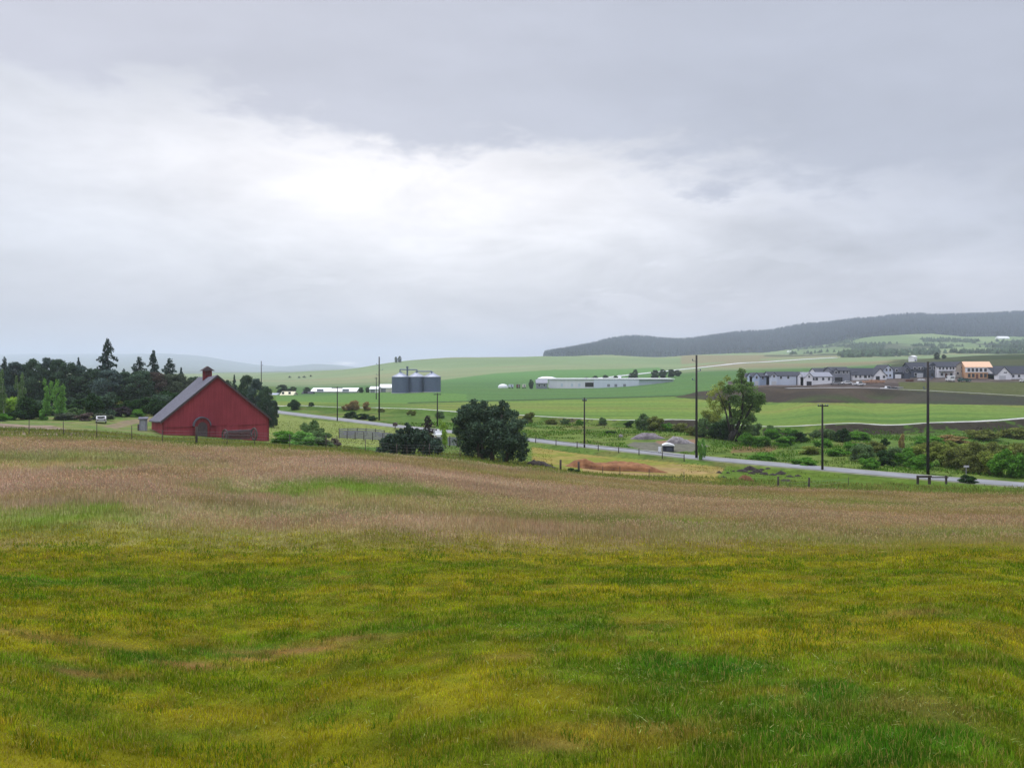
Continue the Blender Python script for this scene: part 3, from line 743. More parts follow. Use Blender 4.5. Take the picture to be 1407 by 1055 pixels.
# ------------------------------------------------------------------ trees and shrubs
M_BARK = mat('grey_bark', (.11, .09, .075), .9, .35, 6, stretch=(1, 1, .25))
M_PALEBARK = mat('pale_bark', (.42, .40, .34), .9, .3, 5, stretch=(1, 1, .3))
LEAF = dict(
    fir=leafmat('fir_needles', (0.063, 0.097, 0.082), .15), pine=leafmat('pine_needles', (0.082, 0.130, 0.082), .18),
    bluepine=leafmat('blue_pine_needles', (0.095, 0.139, 0.123), .18), bare=leafmat('brown_twigs', (0.140, 0.112, 0.095), .15),
    fresh=leafmat('fresh_leaves', (0.189, 0.378, 0.090), .4), lime=leafmat('lime_leaves', (0.279, 0.431, 0.069), .4),
    dull=leafmat('dull_leaves', (0.143, 0.227, 0.090), .3), bramble=leafmat('bramble_leaves', (0.117, 0.269, 0.040), .35),
    willow=leafmat('willow_leaves', (0.240, 0.291, 0.066), .35), olive=leafmat('olive_leaves', (0.168, 0.196, 0.054), .3),
    dark=leafmat('dark_leaves', (0.040, 0.084, 0.029), .2), juniper=leafmat('juniper_scales', (0.067, 0.104, 0.073), .15),
    plum=leafmat('plum_leaves', (0.067, 0.056, 0.058), .2), rust=leafmat('rust_twigs', (0.316, 0.235, 0.101), .25),
    cotton=leafmat('cottonwood_leaves', (0.161, 0.259, 0.081), .4), yellow=leafmat('yellow_green_leaves', (0.277, 0.328, 0.077), .4),
    grey=leafmat('grey_green_leaves', (0.118, 0.146, 0.095), .25), hedge=leafmat('distant_leaves', (0.067, 0.101, 0.061), .2),
    far=leafmat('haze_blue_needles', (0.026, 0.036, 0.050), .1))  # blue tint puts distance haze into the needle colour

def cards(P, size, nrm_up=.0, col=None, rng=RNG, flat=None, asp=.6):
    """leaf sprays: one kite-shaped face each, turned at random"""
    n = len(P)
    d = rng.normal(size=(n, 3))
    if flat is not None: d = d * (1 - flat) + 0
    d /= np.linalg.norm(d, axis=1)[:, None] + 1e-9
    e = rng.normal(size=(n, 3)); e -= d * (e * d).sum(1)[:, None]; e /= np.linalg.norm(e, axis=1)[:, None] + 1e-9
    s = (size * (.45 + 1.25 * rng.random(n) ** 1.6))[:, None]
    V = np.stack([P - d * s * .5, P + e * s * asp * .5, P + d * s * .5, P - e * s * asp * .5], 1).reshape(-1, 3)
    b = np.arange(n)[:, None, None] * 4
    T = (np.array([[0, 1, 2], [0, 2, 3]])[None] + b).reshape(-1, 3)
    return V, T, np.repeat(col, 4, 0)

def grey(n, lo=.55, hi=1.45, rng=RNG):
    k = rng.uniform(lo, hi, n)
    return np.c_[k * rng.uniform(.92, 1.08, n), k, k * rng.uniform(.85, 1.1, n)]

def blob_points(blobs, dens, rng=RNG, shell=.45):
    """points through a set of leaf masses; fewer in their middles"""
    P = []; tone_ = []
    for bx, by, bz, rx, ry, rz in blobs:
        n = max(8, int(dens * (rx * ry * rz) ** (2 / 3)))
        d = rng.normal(size=(n, 3)); d /= np.linalg.norm(d, axis=1)[:, None]
        r = rng.random(n) ** shell
        r *= 1 + .6 * (vnoise(d[:, 0] * 2.3 + bx * 7, d[:, 1] * 2.3 + d[:, 2] * 2.1, 7) - .4)
        P.append(np.c_[bx + d[:, 0] * r * rx, by + d[:, 1] * r * ry, bz + d[:, 2] * r * rz])
        tone_.append(np.full(n, rng.uniform(.78, 1.22)))
    return np.concatenate(P), np.concatenate(tone_)

def tree_parts_conifer(seed, n_whorl=30, droop=.22, R=.66, narrow=.70, per=70):
    rng = np.random.default_rng(seed)
    P = []; tn = []; limb = MB()
    limb.path([(0, 0, -.04), (0, 0, .5), (.004, 0, .99)], [.016, .010, .002], 7)
    for k in range(n_whorl):
        z = .07 + .92 * (k / n_whorl) ** .92
        L = R * (1 - z) ** narrow * rng.uniform(.62, 1.08) + .012
        for q in range(rng.integers(4, 7)):
            a = rng.random() * 2 * pi; l = L * rng.uniform(.55, 1.1)
            m_ = max(5, int(per * l / R * 1.2))
            t = rng.random(m_) ** .7
            w = .035 + .11 * l * (1 - t) * 1.2
            o = rng.normal(size=m_) * w * .5
            zz = z - droop * l * t ** 1.4 + .06 * l * t ** 3 - np.abs(rng.normal(size=m_)) * .012
            P.append(np.c_[np.cos(a) * l * t - np.sin(a) * o, np.sin(a) * l * t + np.cos(a) * o, zz])
            tn.append(np.full(m_, rng.uniform(.7, 1.25)))
            if l > .12 and q < 2: limb.tube((0, 0, z), (np.cos(a) * l * .8, np.sin(a) * l * .8, z - droop * l * .7), .004, .001, 4, False)
    P = np.concatenate(P); tn = np.concatenate(tn)
    return P, tn, limb, .044

def tree_parts_round(seed, nb=16, trunk=.22, low=.16, top=.98, dens=52000, lean=0.0, card=.03, squash=.62, fork=False):
    rng = np.random.default_rng(seed)
    B = []; limb = MB()
    tops = (lean * .4, 0, trunk + .2)
    limb.path([(0, 0, -.05), (lean * .2, 0, trunk), tops], [.030, .022, .014], 7)
    for k in range(nb):
        z = low + (top - low) * ((k + .5) / nb)
        prof = math.sin(pi * min(1, max(.10, (z - low + .10) / (top - low + .16)))) ** .7
        a = k * 2.4 + rng.uniform(-.5, .5); r = .5 * prof * rng.uniform(.30, .74)
        s = rng.uniform(.10, .17) * (1.15 - .5 * z)
        c = (np.cos(a) * r + lean * z, np.sin(a) * r, min(z, top - s * squash))
        B.append((*c, s * rng.uniform(1, 1.35), s * rng.uniform(1, 1.35), s * squash * rng.uniform(.8, 1.2)))
        if k % 2 == 0: limb.tube(tops if z > trunk + .25 else (lean * .2, 0, trunk), c, .010, .003, 5, False)
    P, tn = blob_points(B, dens, rng)
    return P, tn, limb, card

def tree_parts_upright(seed, dens=30000):
    """multi-stemmed broadleaf: ragged, see-through, taller clumps"""
    rng = np.random.default_rng(seed)
    B = []; limb = MB()
    for q in range(4):
        a = rng.random() * 2 * pi; r = rng.uniform(.08, .30); ztop = rng.uniform(.72, .96)
        tipx, tipy = np.cos(a) * r, np.sin(a) * r
        limb.path([(0, 0, -.04), (tipx * .35, tipy * .35, .35), (tipx, tipy, ztop)], [.02, .012, .003], 5)
        for j in range(5):
            t = .28 + .72 * j / 4
            B.append((tipx * t + rng.normal() * .05, tipy * t + rng.normal() * .05, ztop * t, .13 * (1.2 - .6 * t), .13 * (1.2 - .6 * t), .085))
    P, tn = blob_points(B, dens, rng)
    return P, tn, limb, .032

def shrub_parts(seed, nb=22, dens=20000, card=.058):
    rng = np.random.default_rng(seed)
    B = []
    for k in range(nb):
        a = rng.random() * 2 * pi; r = .40 * math.sqrt(rng.random()); s = rng.uniform(.09, .19)
        z = rng.uniform(.12, .95) * (1 - .9 * r)
        B.append((np.cos(a) * r, np.sin(a) * r, min(z, .98 - s * .8), s, s, s * .85))
    P, tn = blob_points(B, dens, rng)
    limb = MB()
    for k in range(7):
        b = B[k]; limb.tube((b[0] * .15, b[1] * .15, -.06), b[:3], .012, .004, 4, False)
    return P, tn, limb, card

def crown_mesh(name, P, tn, size, mt, seed=1, thin=1.0):
    rng = np.random.default_rng(seed)
    if thin < 1: k = rng.random(len(P)) < thin; P, tn = P[k], tn[k]
    V, T, c = cards(P, size, col=grey(len(P), .55, 1.45, rng) * tn[:, None], rng=rng)
    return npmesh(name, V, T, c, mt)

SPECIES = {}
def species(key, gens):
    out = []
    for i, g in enumerate(gens):
        P, tn, limb, sz = g
        me = crown_mesh('crown', P, tn, sz, LEAF['pine'], 10 + i)
        lo = limb.build('trunk', M_BARK); lm = lo.data; bpy.data.objects.remove(lo)
        out.append((me, lm))
    SPECIES[key] = out
species('fir', [tree_parts_conifer(101), tree_parts_conifer(102, 26, .16, .72, .60), tree_parts_conifer(103, 32, .26, .62, .80)])
species('pine', [tree_parts_round(111, 30, .16, .06), tree_parts_round(112, 26, .18, .10), tree_parts_round(113, 32, .14, .05), tree_parts_round(114, 28, .16, .07, lean=.06)])
species('broad', [tree_parts_upright(121), tree_parts_upright(122), tree_parts_upright(123)])
species('shrub', [shrub_parts(131), shrub_parts(132), shrub_parts(133, 26), shrub_parts(134, 18)])

def set_mats(o, m):
    o.material_slots[0].link = 'OBJECT'; o.material_slots[0].material = m

def tree(name, kind, var, leaf, px, d, top, wid, label, cat='tree', group=None, rz=None, bark=None, base=None, hmin=None):
    """stand a tree with its top and width as seen; depth d, or the depth of the ground row `base`"""
    if base is not None: x, d = ground_at(px, base, d)
    x = xof(px, d)
    z = h1(x, d)
    hgt = max(zof(top, d) - z, hmin or .3); w = wid / F * d
    e = empty(name, (x, d, z), rng_rot() if rz is None else rz)
    tag(e, label, cat, group)
    me, lm = SPECIES[kind][var % len(SPECIES[kind])]
    c = link('crown', me, e); c.scale = (w, w, hgt); set_mats(c, LEAF[leaf])
    t = link('trunk', lm, e); k = min(w, hgt); t.scale = (w, w, hgt)
    if bark: set_mats(t, bark)
    return e
def rng_rot(): return random.random() * 2 * pi

def shrub(name, var, leaf, px, base, top, wid, label, cat='shrub', group=None, d=60, deep=None):
    if deep: x, d = xof(px, deep), deep
    else: x, d = ground_at(px, base, d)
    z = h1(x, d)
    o = link(name, SPECIES['shrub'][var % 4][0]); o.location = (x, d, z - .05)
    w = wid / F * d * .95; hgt = max((zof(top, d) - z), .25) * 1.05
    o.scale = (w, w, hgt); o.rotation_euler = (0, 0, rng_rot()); set_mats(o, LEAF[leaf])
    return tag(o, label, cat, group)

# -- the wood on the left: skyline firs, rounded pines, then the lighter trees before them
G_WOOD = 'trees of the dark wood behind the barn'
for a in [
    (0, 'fir', 148, 190, 463, 48, 'tallest dark fir, standing high above the wood left of the barn'),
    (1, 'fir', 191, 200, 488, 34, 'shorter left half of the fir pair beyond the barn roof'),
    (2, 'fir', 211, 200, 479, 36, 'taller, thin-topped fir of the pair beyond the barn roof'),
    (1, 'fir', 233, 198, 490, 34, 'broad pointed fir just left of the barn cupola'),
    (2, 'fir', 249, 200, 503, 22, 'small ragged fir tucked against the pointed fir by the cupola'),
    (2, 'fir', 108, 185, 489, 20, 'slim spire rising from the wood left of the tallest fir'),
    (0, 'fir', 170, 205, 505, 20, 'small faint fir in the gap right of the tallest fir'),
    (2, 'fir', 322, 205, 513, 18, 'small pointed fir peeping over the right barn roof slope'),
    (0, 'fir', 6, 170, 488, 26, 'dark fir at the left end of the woodland skyline'),
]: tree('fir_tree', a[1], a[0], 'fir' if a[0] else 'fir', a[2], a[3], a[4], a[5], a[6], 'fir tree', G_WOOD)
ORD = ['first', 'second', 'third', 'fourth', 'fifth', 'sixth', 'seventh', 'eighth', 'ninth', 'tenth', 'eleventh', 'twelfth', 'thirteenth', 'fourteenth', 'fifteenth', 'sixteenth', 'seventeenth', 'eighteenth']
for i, (px, d, top, w, leaf) in enumerate([
    (-14, 172, 492, 52, 'pine'), (20, 178, 496, 40, 'bluepine'), (34, 180, 499, 46, 'pine'), (48, 176, 492, 40, 'pine'), (66, 182, 490, 42, 'bluepine'), (79, 178, 492, 40, 'pine'), (94, 176, 497, 46, 'pine'),
    (112, 178, 501, 44, 'bluepine'), (128, 176, 505, 52, 'pine'), (150, 174, 507, 60, 'bluepine'), (172, 180, 510, 50, 'pine'), (192, 176, 508, 54, 'pine'), (212, 178, 510, 48, 'bare'), (230, 180, 513, 46, 'grey'), (246, 182, 513, 46, 'grey'), (264, 186, 517, 44, 'pine')]):
    tree('pine_tree', 'pine', i, leaf, px, d, top, w, 'round-topped pine, %s from the left along the woodland skyline' % ORD[i], 'pine tree', G_WOOD)
for i, (px, d, top, w, leaf, lab) in enumerate([
    (338, 168, 514, 34, 'pine', 'pine showing just above the right slope of the barn roof'),
    (352, 160, 519, 36, 'bluepine', 'dark pine standing right of the barn behind its eave'),
    (365, 158, 530, 30, 'pine', 'lowest dark pine at the right-hand end of the barn wood'),
    (311, 180, 521, 30, 'pine', 'pine half hidden by the barn ridge'),
    (376, 156, 549, 22, 'juniper', 'low spreading juniper beside the road end right of the barn')]):
    tree('pine_tree', 'pine', i + 1, leaf, px, d, top, w, lab, 'pine tree', G_WOOD)
for i, (px, base, top, w, leaf, lab, kd) in enumerate([
    (62, 577, 520, 30, 'fresh', 'pale green broadleaf tree before the dark wood, left of its brighter twin', 'broad'),
    (84, 577, 523, 34, 'fresh', 'brightest light green tree before the dark wood', 'broad'),
    (27, 574, 513, 26, 'dull', 'tall grey-green tree before the wood near the left edge', 'broad'),
    (6, 572, 507, 30, 'dull', 'thin-trunked aspen at the left edge of the wood', 'broad')]):
    tree('broadleaf_tree', kd, i, leaf, px, 112, top, w, lab, 'tree', G_WOOD, base=base, bark=M_PALEBARK if i > 1 else None)
G_UND = 'bushes along the foot of the wood'
for i, (px, base, top, w, leaf, lab) in enumerate([
    (4, 579, 566, 22, 'bramble', 'small bright green bush at the left edge by the dirt track'),
    (12, 571, 544, 36, 'lime', 'lime green bush below the aspen'),
    (40, 576, 546, 44, 'dark', 'wide very dark bush below the pale green trees'),
    (60, 577, 560, 14, 'fresh', 'small light green sapling at the track edge'),
    (104, 574, 558, 32, 'dull', 'grey-green bush right of the brightest tree'),
    (92, 577, 566, 40, 'grey', 'low grey thicket between the bright tree and the track'),
    (128, 574, 540, 28, 'dark', 'tall dark bush on the left of the tallest fir'),
    (148, 573, 537, 38, 'pine', 'rounded dark bush directly under the tallest fir'),
    (168, 572, 556, 30, 'plum', 'purple-brown bush near the pale field strip'),
    (163, 565, 549, 22, 'olive', 'olive bush above the purple-brown one'),
    (187, 572, 562, 30, 'bramble', 'mid green bush between purple bush and barn'),
    (178, 557, 541, 26, 'dull', 'pale bush at the upper edge of the field strip'),
    (214, 571, 545, 36, 'dark', 'dark bush against the lower left barn roof'),
    (200, 556, 540, 26, 'bare', 'grey bare-twigged bush behind the barn eave'),
    (140, 577, 567, 34, 'grey', 'low grey scrub behind the parked pale car'),
    (118, 578, 566, 30, 'bare', 'brown brush heap left of the parked pale car'),
    (20, 577, 562, 26, 'dark', 'dark low bush left of the wide dark one'),
    (76, 571, 556, 40, 'dark', 'dark thicket right behind the two pale green trees'),
    (112, 569, 548, 44, 'dark', 'broad dark thicket left of the tall dark bush'),
    (134, 566, 540, 40, 'pine', 'dark undergrowth filling the gap under the tallest fir'),
    (176, 566, 548, 36, 'dark', 'dark undergrowth behind the purple-brown bush'),
    (224, 568, 540, 40, 'pine', 'dark undergrowth behind the barn roof edge'),
    (196, 568, 546, 40, 'dark', 'broad dark bush between purple bush and barn roof'),
    (236, 566, 535, 40, 'dark', 'dark bush half hidden by the barn roof'),
    (26, 569, 548, 40, 'pine', 'dark undergrowth left of the pale green trees'),
    (52, 569, 548, 40, 'pine', 'dark undergrowth between the pale green trees and the lime bush'),
    (98, 566, 546, 34, 'pine', 'dark undergrowth at the right of the brightest tree'),
    (156, 565, 543, 34, 'dark', 'dark bush over the olive bush near the field strip')]):
    shrub('bush', i, leaf, px, base, top, w, lab, 'bush', G_UND, 108)

# -- by the barn and along the field edge
G_EDGE = 'shrubs between barn and field'
for i, (px, base, top, w, leaf, lab) in enumerate([
    (430, 610, 573, 36, 'dull', 'tall rounded green shrub right of the barn'),
    (396, 613, 590, 50, 'bramble', 'bright green bush nearest the barn corner'),
    (418, 614, 592, 44, 'fresh', 'leafy bush in the middle of the barn-side clump'),
    (442, 614, 590, 38, 'dull', 'grey-green shrub at the right of the barn-side clump'),
    (457, 614, 600, 26, 'bare', 'brownish bush at the right end of the barn-side clump')]):
    shrub('green_shrub', i, leaf, px, base, top, w, lab, 'shrub', G_EDGE, 84)

def custom_tree(name, px, base, sc_px, blobs, stems, leaf, label, cat, d=60, card=.28, dens=520, bark=None, deep=None, seed=5, thick=1.0, extra=None):
    """a particular tree: leaf masses (column, row, radius) and stems given as seen, with real depth"""
    rng = np.random.default_rng(seed)
    if deep: x, d = xof(px, deep), deep
    else: x, d = ground_at(px, base, d)
    z = h1(x, d); k = d / F
    e = empty(name, (x, d, z)); tag(e, label, cat)
    def loc(cx, cy, dy=0): return ((cx - px) * k, dy, zof(cy, d) - z)
    B = []
    for b in blobs:
        cx, cy, r = b[:3]; r_ = r * k
        dy = rng.uniform(-.8, .8) * min(r_ * 1.3, sc_px * k * .25)
        p = loc(cx, cy, dy); B.append((p[0], dy, max(p[2], r_ * .5), r_, r_ * 1.1, r_ * (b[3] if len(b) > 3 else .85)))
    B2 = []
    for b in B:
        B2.append((b[0], b[1], b[2], b[3] * .8, b[4] * .8, b[5] * .8))
        for q in range(6):
            dv = rng.normal(size=3); dv /= np.linalg.norm(dv); dv[2] = abs(dv[2]) if rng.random() < .6 else dv[2]
            s_ = rng.uniform(.28, .5)
            B2.append((b[0] + dv[0] * b[3] * .8, b[1] + dv[1] * b[4] * .8, b[2] + dv[2] * b[5] * .85, b[3] * s_, b[4] * s_, b[5] * s_ * .8))
    P, tn = blob_points(B2, dens * .55, rng)
    P[:, 2] = np.maximum(P[:, 2], .02 + rng.random(len(P)) * .2)
    V, T, c = cards(P, card, col=grey(len(P), .5, 1.5, rng) * tn[:, None], rng=rng)
    link('crown', npmesh('crown', V, T, c, LEAF[leaf]), e)
    if extra:
        for lf, bl, dn in extra:
            B2 = [(loc(b[0], b[1])[0], rng.uniform(-1, 1) * b[2] * k, loc(b[0], b[1])[2], b[2] * k, b[2] * k, b[2] * k * .8) for b in bl]
            P, tn = blob_points(B2, dn, rng)
            V, T, c = cards(P, card, col=grey(len(P), .5, 1.5, rng) * tn[:, None], rng=rng)
            link('foliage', npmesh('foliage', V, T, c, LEAF[lf]), e)
    for st in stems:
        tb = MB()
        pts = [loc(q[0], q[1], q[3] if len(q) > 3 else 0) for q in st]
        pts[0] = (pts[0][0], pts[0][1], min(pts[0][2], -.15))
        tb.path(pts, [q[2] * k for q in st], 8)
        tb.build('trunk', bark or M_BARK, e, True)
    return e
custom_tree('pine_clump', 676, 633, 100, [(640, 571, 16), (652, 562, 14), (668, 566, 16), (682, 573, 18), (698, 572, 15), (694, 559, 8), (690, 553, 4.5), (664, 555, 5), (710, 582, 15), (636, 586, 15), (655, 588, 22), (680, 596, 24), (704, 600, 20), (638, 603, 16), (660, 610, 20), (686, 616, 20), (712, 612, 14), (718, 622, 10), (645, 620, 14), (668, 624, 12), (700, 627, 13), (716, 634, 8), (627, 578, 7), (648, 575, 12)],
    [[(660, 634, 3.2), (655, 606, 2.4), (645, 580, 1.2)], [(676, 634, 3.4), (678, 604, 2.5), (690, 570, 1)], [(664, 634, 2.4), (662, 600, 1.8), (668, 570, .8)], [(694, 634, 2.6), (702, 606, 2), (708, 585, .8)]],
    'pine', 'big dark multi-stemmed pine on the field edge in the middle of the view', 'pine tree', 82, .25, 1100, deep=None, seed=8)
custom_tree('juniper_bush', 566, 626, 90, [(530, 612, 11), (545, 606, 14), (562, 604, 15), (580, 606, 15), (595, 611, 12), (540, 617, 12), (560, 617, 14), (584, 617, 13), (602, 618, 8), (524, 619, 7), (561, 590, 7), (560, 584, 3.5), (573, 595, 8), (550, 596, 8)],
    [[(560, 627, 2), (558, 606, 1)], [(580, 627, 2), (584, 606, 1)]], 'juniper', 'wide low dark juniper on the field edge left of the big pine', 'juniper', 78, .22, 2000, seed=9)
tree('plum_tree', 'fir', 1, 'plum', 588, 104, 569, 30, 'purple-leaved conical tree behind the wide juniper', 'tree')
tree('lime_tree', 'broad', 1, 'lime', 612, 106, 576, 26, 'small lime green tree between purple tree and big pine', 'tree')
custom_tree('cottonwood_tree', 1004, 606, 75, [(1017, 513, 6, 1.6), (1019, 525, 9), (1012, 533, 10), (1028, 536, 12), (1000, 537, 9), (1036, 548, 12), (1022, 552, 12), (1008, 551, 10), (1040, 560, 9), (1030, 566, 11), (1046, 552, 6), (1016, 571, 8), (1024, 580, 8), (1010, 566, 7), (1034, 576, 8), (1028, 590, 7), (1018, 592, 6), (998, 556, 8), (1006, 578, 6)],
    [[(1003, 607, 3.6), (1006, 592, 3.0), (1004, 572, 2.2), (1001, 545, 1.1)], [(1004, 606, 3.4), (1012, 590, 2.8), (1019, 572, 2.0), (1021, 545, 1.2), (1018, 515, .5)], [(1011, 592, 2.2), (1024, 575, 1.6), (1036, 552, .8)], [(1006, 590, 1.6), (996, 560, 1.0), (985, 535, .4)]],
    'cotton', 'tall ragged cottonwood leaning over the valley before the houses', 'tree', 120, .24, 1100, seed=12, bark=mat('dark_bark', (.035, .031, .027), .9, .4, 4, stretch=(1, 1, .3)),
    extra=[('yellow', [(985, 535, 8), (978, 541, 6), (990, 527, 6), (992, 548, 9), (980, 557, 8), (988, 565, 8), (996, 558, 8), (975, 550, 5), (983, 573, 8), (1000, 520, 5)], 420)])

# -- bushes of the valley floor
G_VAL = 'bushes on the valley floor'
for i, (px, base, top, w, leaf, lab) in enumerate([
    (965, 632, 598, 13, 'fresh', 'narrow green bush wrapped round the tall pole at the road bend'),
    (990, 603, 577, 34, 'dark', 'dark bush at the left foot of the cottonwood'),
    (968, 600, 574, 36, 'dull', 'rounded grey-green bush left of the cottonwood'),
    (975, 583, 562, 34, 'willow', 'yellowish bush behind the cottonwood on the trail side'),
    (1026, 611, 592, 32, 'bramble', 'rounded bright green bush right of the cottonwood trunk'),
    (1046, 613, 598, 26, 'bramble', 'low green bramble at the right of the cottonwood'),
    (884, 591, 568, 26, 'dull', 'grey-green willow bush above the long gravel heap'),
    (902, 592, 571, 30, 'olive', 'brownish-green bush right of the grey-green willow'),
    (918, 592, 579, 20, 'bramble', 'small green bush at the right of the willow pair'),
    (935, 593, 580, 24, 'olive', 'olive bush on the bank left of the road pole'),
    (828, 583, 573, 13, 'dull', 'small upright bush on the trail bank right of the short pole'),
    (865, 587, 577, 18, 'dark', 'low dark bush left of the grey-green willow'),
    (776, 583, 573, 17, 'dull', 'low bush on the trail bank left of the short pole'),
    (757, 583, 574, 18, 'olive', 'olive bush on the trail bank near the big pine'),
    (796, 584, 576, 13, 'bramble', 'tiny green bush at the trail under the short pole'),
    (727, 581, 565, 20, 'olive', 'brown-green bush half hidden by the right side of the big pine'),
    (838, 595, 591, 18, 'dark', 'flat dark bush alone in the middle of the pasture'),
    (1062, 603, 588, 26, 'bramble', 'green bramble mound midway between cottonwood and short pole'),
    (1096, 607, 593, 34, 'dark', 'dark bramble mound left of the right-hand short pole'),
    (1080, 612, 598, 34, 'bramble', 'low bright bramble between the two dark mounds'),
    (1121, 601, 589, 20, 'dull', 'bush just left of the right-hand short pole'),
    (1140, 604, 588, 22, 'dull', 'rounded bush just right of the right-hand short pole'),
    (1158, 607, 588, 24, 'dark', 'darkest rounded bush right of the short pole'),
    (1112, 624, 611, 34, 'willow', 'yellow-green bush below the bramble mounds'),
    (1150, 626, 614, 34, 'bramble', 'low green bush at the roadside right of the short pole'),
    (1186, 634, 608, 34, 'dull', 'tall grey-green bush left of the forked dark bushes'),
    (1204, 624, 606, 30, 'olive', 'olive bush behind the dark roadside bush'),
    (1218, 640, 617, 30, 'dark', 'dark round bush by the road left of the tall pole'),
    (1216, 613, 600, 13, 'dark', 'small dark bush on the bank above the roadside bush'),
    (1239, 620, 594, 9, 'rust', 'narrow brown upright shrub on the bank left of the tall pole'),
    (1246, 640, 615, 34, 'bramble', 'green bush just left of the right-hand tall pole'),
    (1262, 632, 609, 36, 'willow', 'yellowish willow bush behind the right-hand tall pole'),
    (1292, 640, 606, 44, 'willow', 'broad yellow-green willow bush right of the tall pole'),
    (1318, 644, 612, 38, 'olive', 'olive willow bush above the small signpost'),
    (1345, 640, 607, 44, 'olive', 'tall brownish willow bush behind the signpost'),
    (1362, 652, 618, 44, 'willow', 'yellow willow bush right of the signpost'),
    (1385, 656, 612, 48, 'bramble', 'dark green willow mass near the right edge by the road'),
    (1408, 655, 604, 46, 'olive', 'willow bush at the right edge of the view'),
    (1330, 663, 652, 26, 'dark', 'low dark bush by the near road edge at the signpost'),
    (1310, 608, 597, 46, 'rust', 'rusty brush on the creek bank beyond the willows'),
    (1352, 604, 588, 52, 'olive', 'long olive brush along the creek bank'),
    (1395, 602, 586, 46, 'olive', 'brush on the creek bank at the right edge'),
    (786, 650, 642, 22, 'dark', 'low dark weed clump between two field posts'),
    (1172, 622, 606, 30, 'bramble', 'green bramble left of the tall grey-green bush'),
    (1196, 644, 626, 30, 'bramble', 'low bramble by the road below the tall grey-green bush'),
    (1232, 632, 612, 28, 'dull', 'grey-green bush between the dark roadside bush and the tall pole'),
    (1264, 644, 624, 34, 'bramble', 'low green bush at the foot of the right-hand tall pole'),
    (1280, 628, 604, 34, 'olive', 'olive bush directly behind the right-hand tall pole'),
    (1303, 626, 602, 36, 'willow', 'yellow-green willow above the broad willow bush'),
    (1330, 630, 606, 38, 'willow', 'willow bush upslope of the signpost'),
    (1338, 650, 624, 34, 'olive', 'dark olive bush just behind the signpost'),
    (1372, 634, 606, 44, 'olive', 'olive willow on the slope left of the right edge'),
    (1396, 640, 604, 44, 'willow', 'willow behind the dark green mass at the right edge'),
    (1276, 612, 598, 40, 'bramble', 'green growth on the bank behind the right-hand tall pole'),
    (1060, 596, 584, 24, 'dull', 'small grey bush right of the cottonwood near the trail'),
    (1038, 598, 580, 22, 'dull', 'bush under the right side of the cottonwood crown'),
    (1084, 598, 586, 28, 'bramble', 'bramble on the slope right of the cottonwood'),
    (1178, 604, 592, 34, 'bramble', 'bramble band below the trail right of the darkest bush'),
    (1132, 614, 602, 30, 'bramble', 'bramble behind the short pole'),
    (1005, 596, 570, 40, 'dull', 'broad bush right behind the cottonwood trunk'),
    (950, 598, 584, 22, 'olive', 'olive bush left of the tall pole at the bend'),
    (1048, 632, 622, 40, 'bramble', 'low bramble by the road right of the bend'),
    (1106, 638, 628, 40, 'bramble', 'low roadside bramble left of the short pole')]):
    shrub('valley_bush', i, leaf, px, base, top, w, lab, 'bush', G_VAL, 72 if base > 645 else 100)
G_FAR = 'bushes beyond the road'
for i, (px, base, top, w, leaf, lab) in enumerate([
    (404, 563, 547, 22, 'dark', 'dark round bush beside the road left of the crossarm pole'),
    (428, 558, 552, 8, 'dark', 'tiny dark bush by the trail left of the crossarm pole'),
    (482, 574, 565, 22, 'dark', 'left end of the low dark hedge between two poles'),
    (498, 576, 567, 24, 'dark', 'middle of the low dark hedge between two poles'),
    (512, 578, 570, 18, 'dark', 'right end of the low dark hedge by the tall pole'),
    (486, 563, 549, 16, 'rust', 'rust-brown bush beyond the trail left of the tall pole'),
    (476, 563, 555, 14, 'rust', 'small rust bush left of the larger rust one'),
    (504, 563, 551, 14, 'rust', 'pale rust bush nearest the tall pole'),
    (565, 571, 562, 14, 'olive', 'small olive bush on the trail right of the tall pole'),
    (604, 575, 564, 14, 'dull', 'small bush at the foot of the short pole by the trail'),
    (524, 566, 561, 12, 'olive', 'low brown bush at the trail just right of the tall pole')]):
    shrub('roadside_bush', i, leaf, px, base, top, w, lab, 'bush', G_FAR, 150)

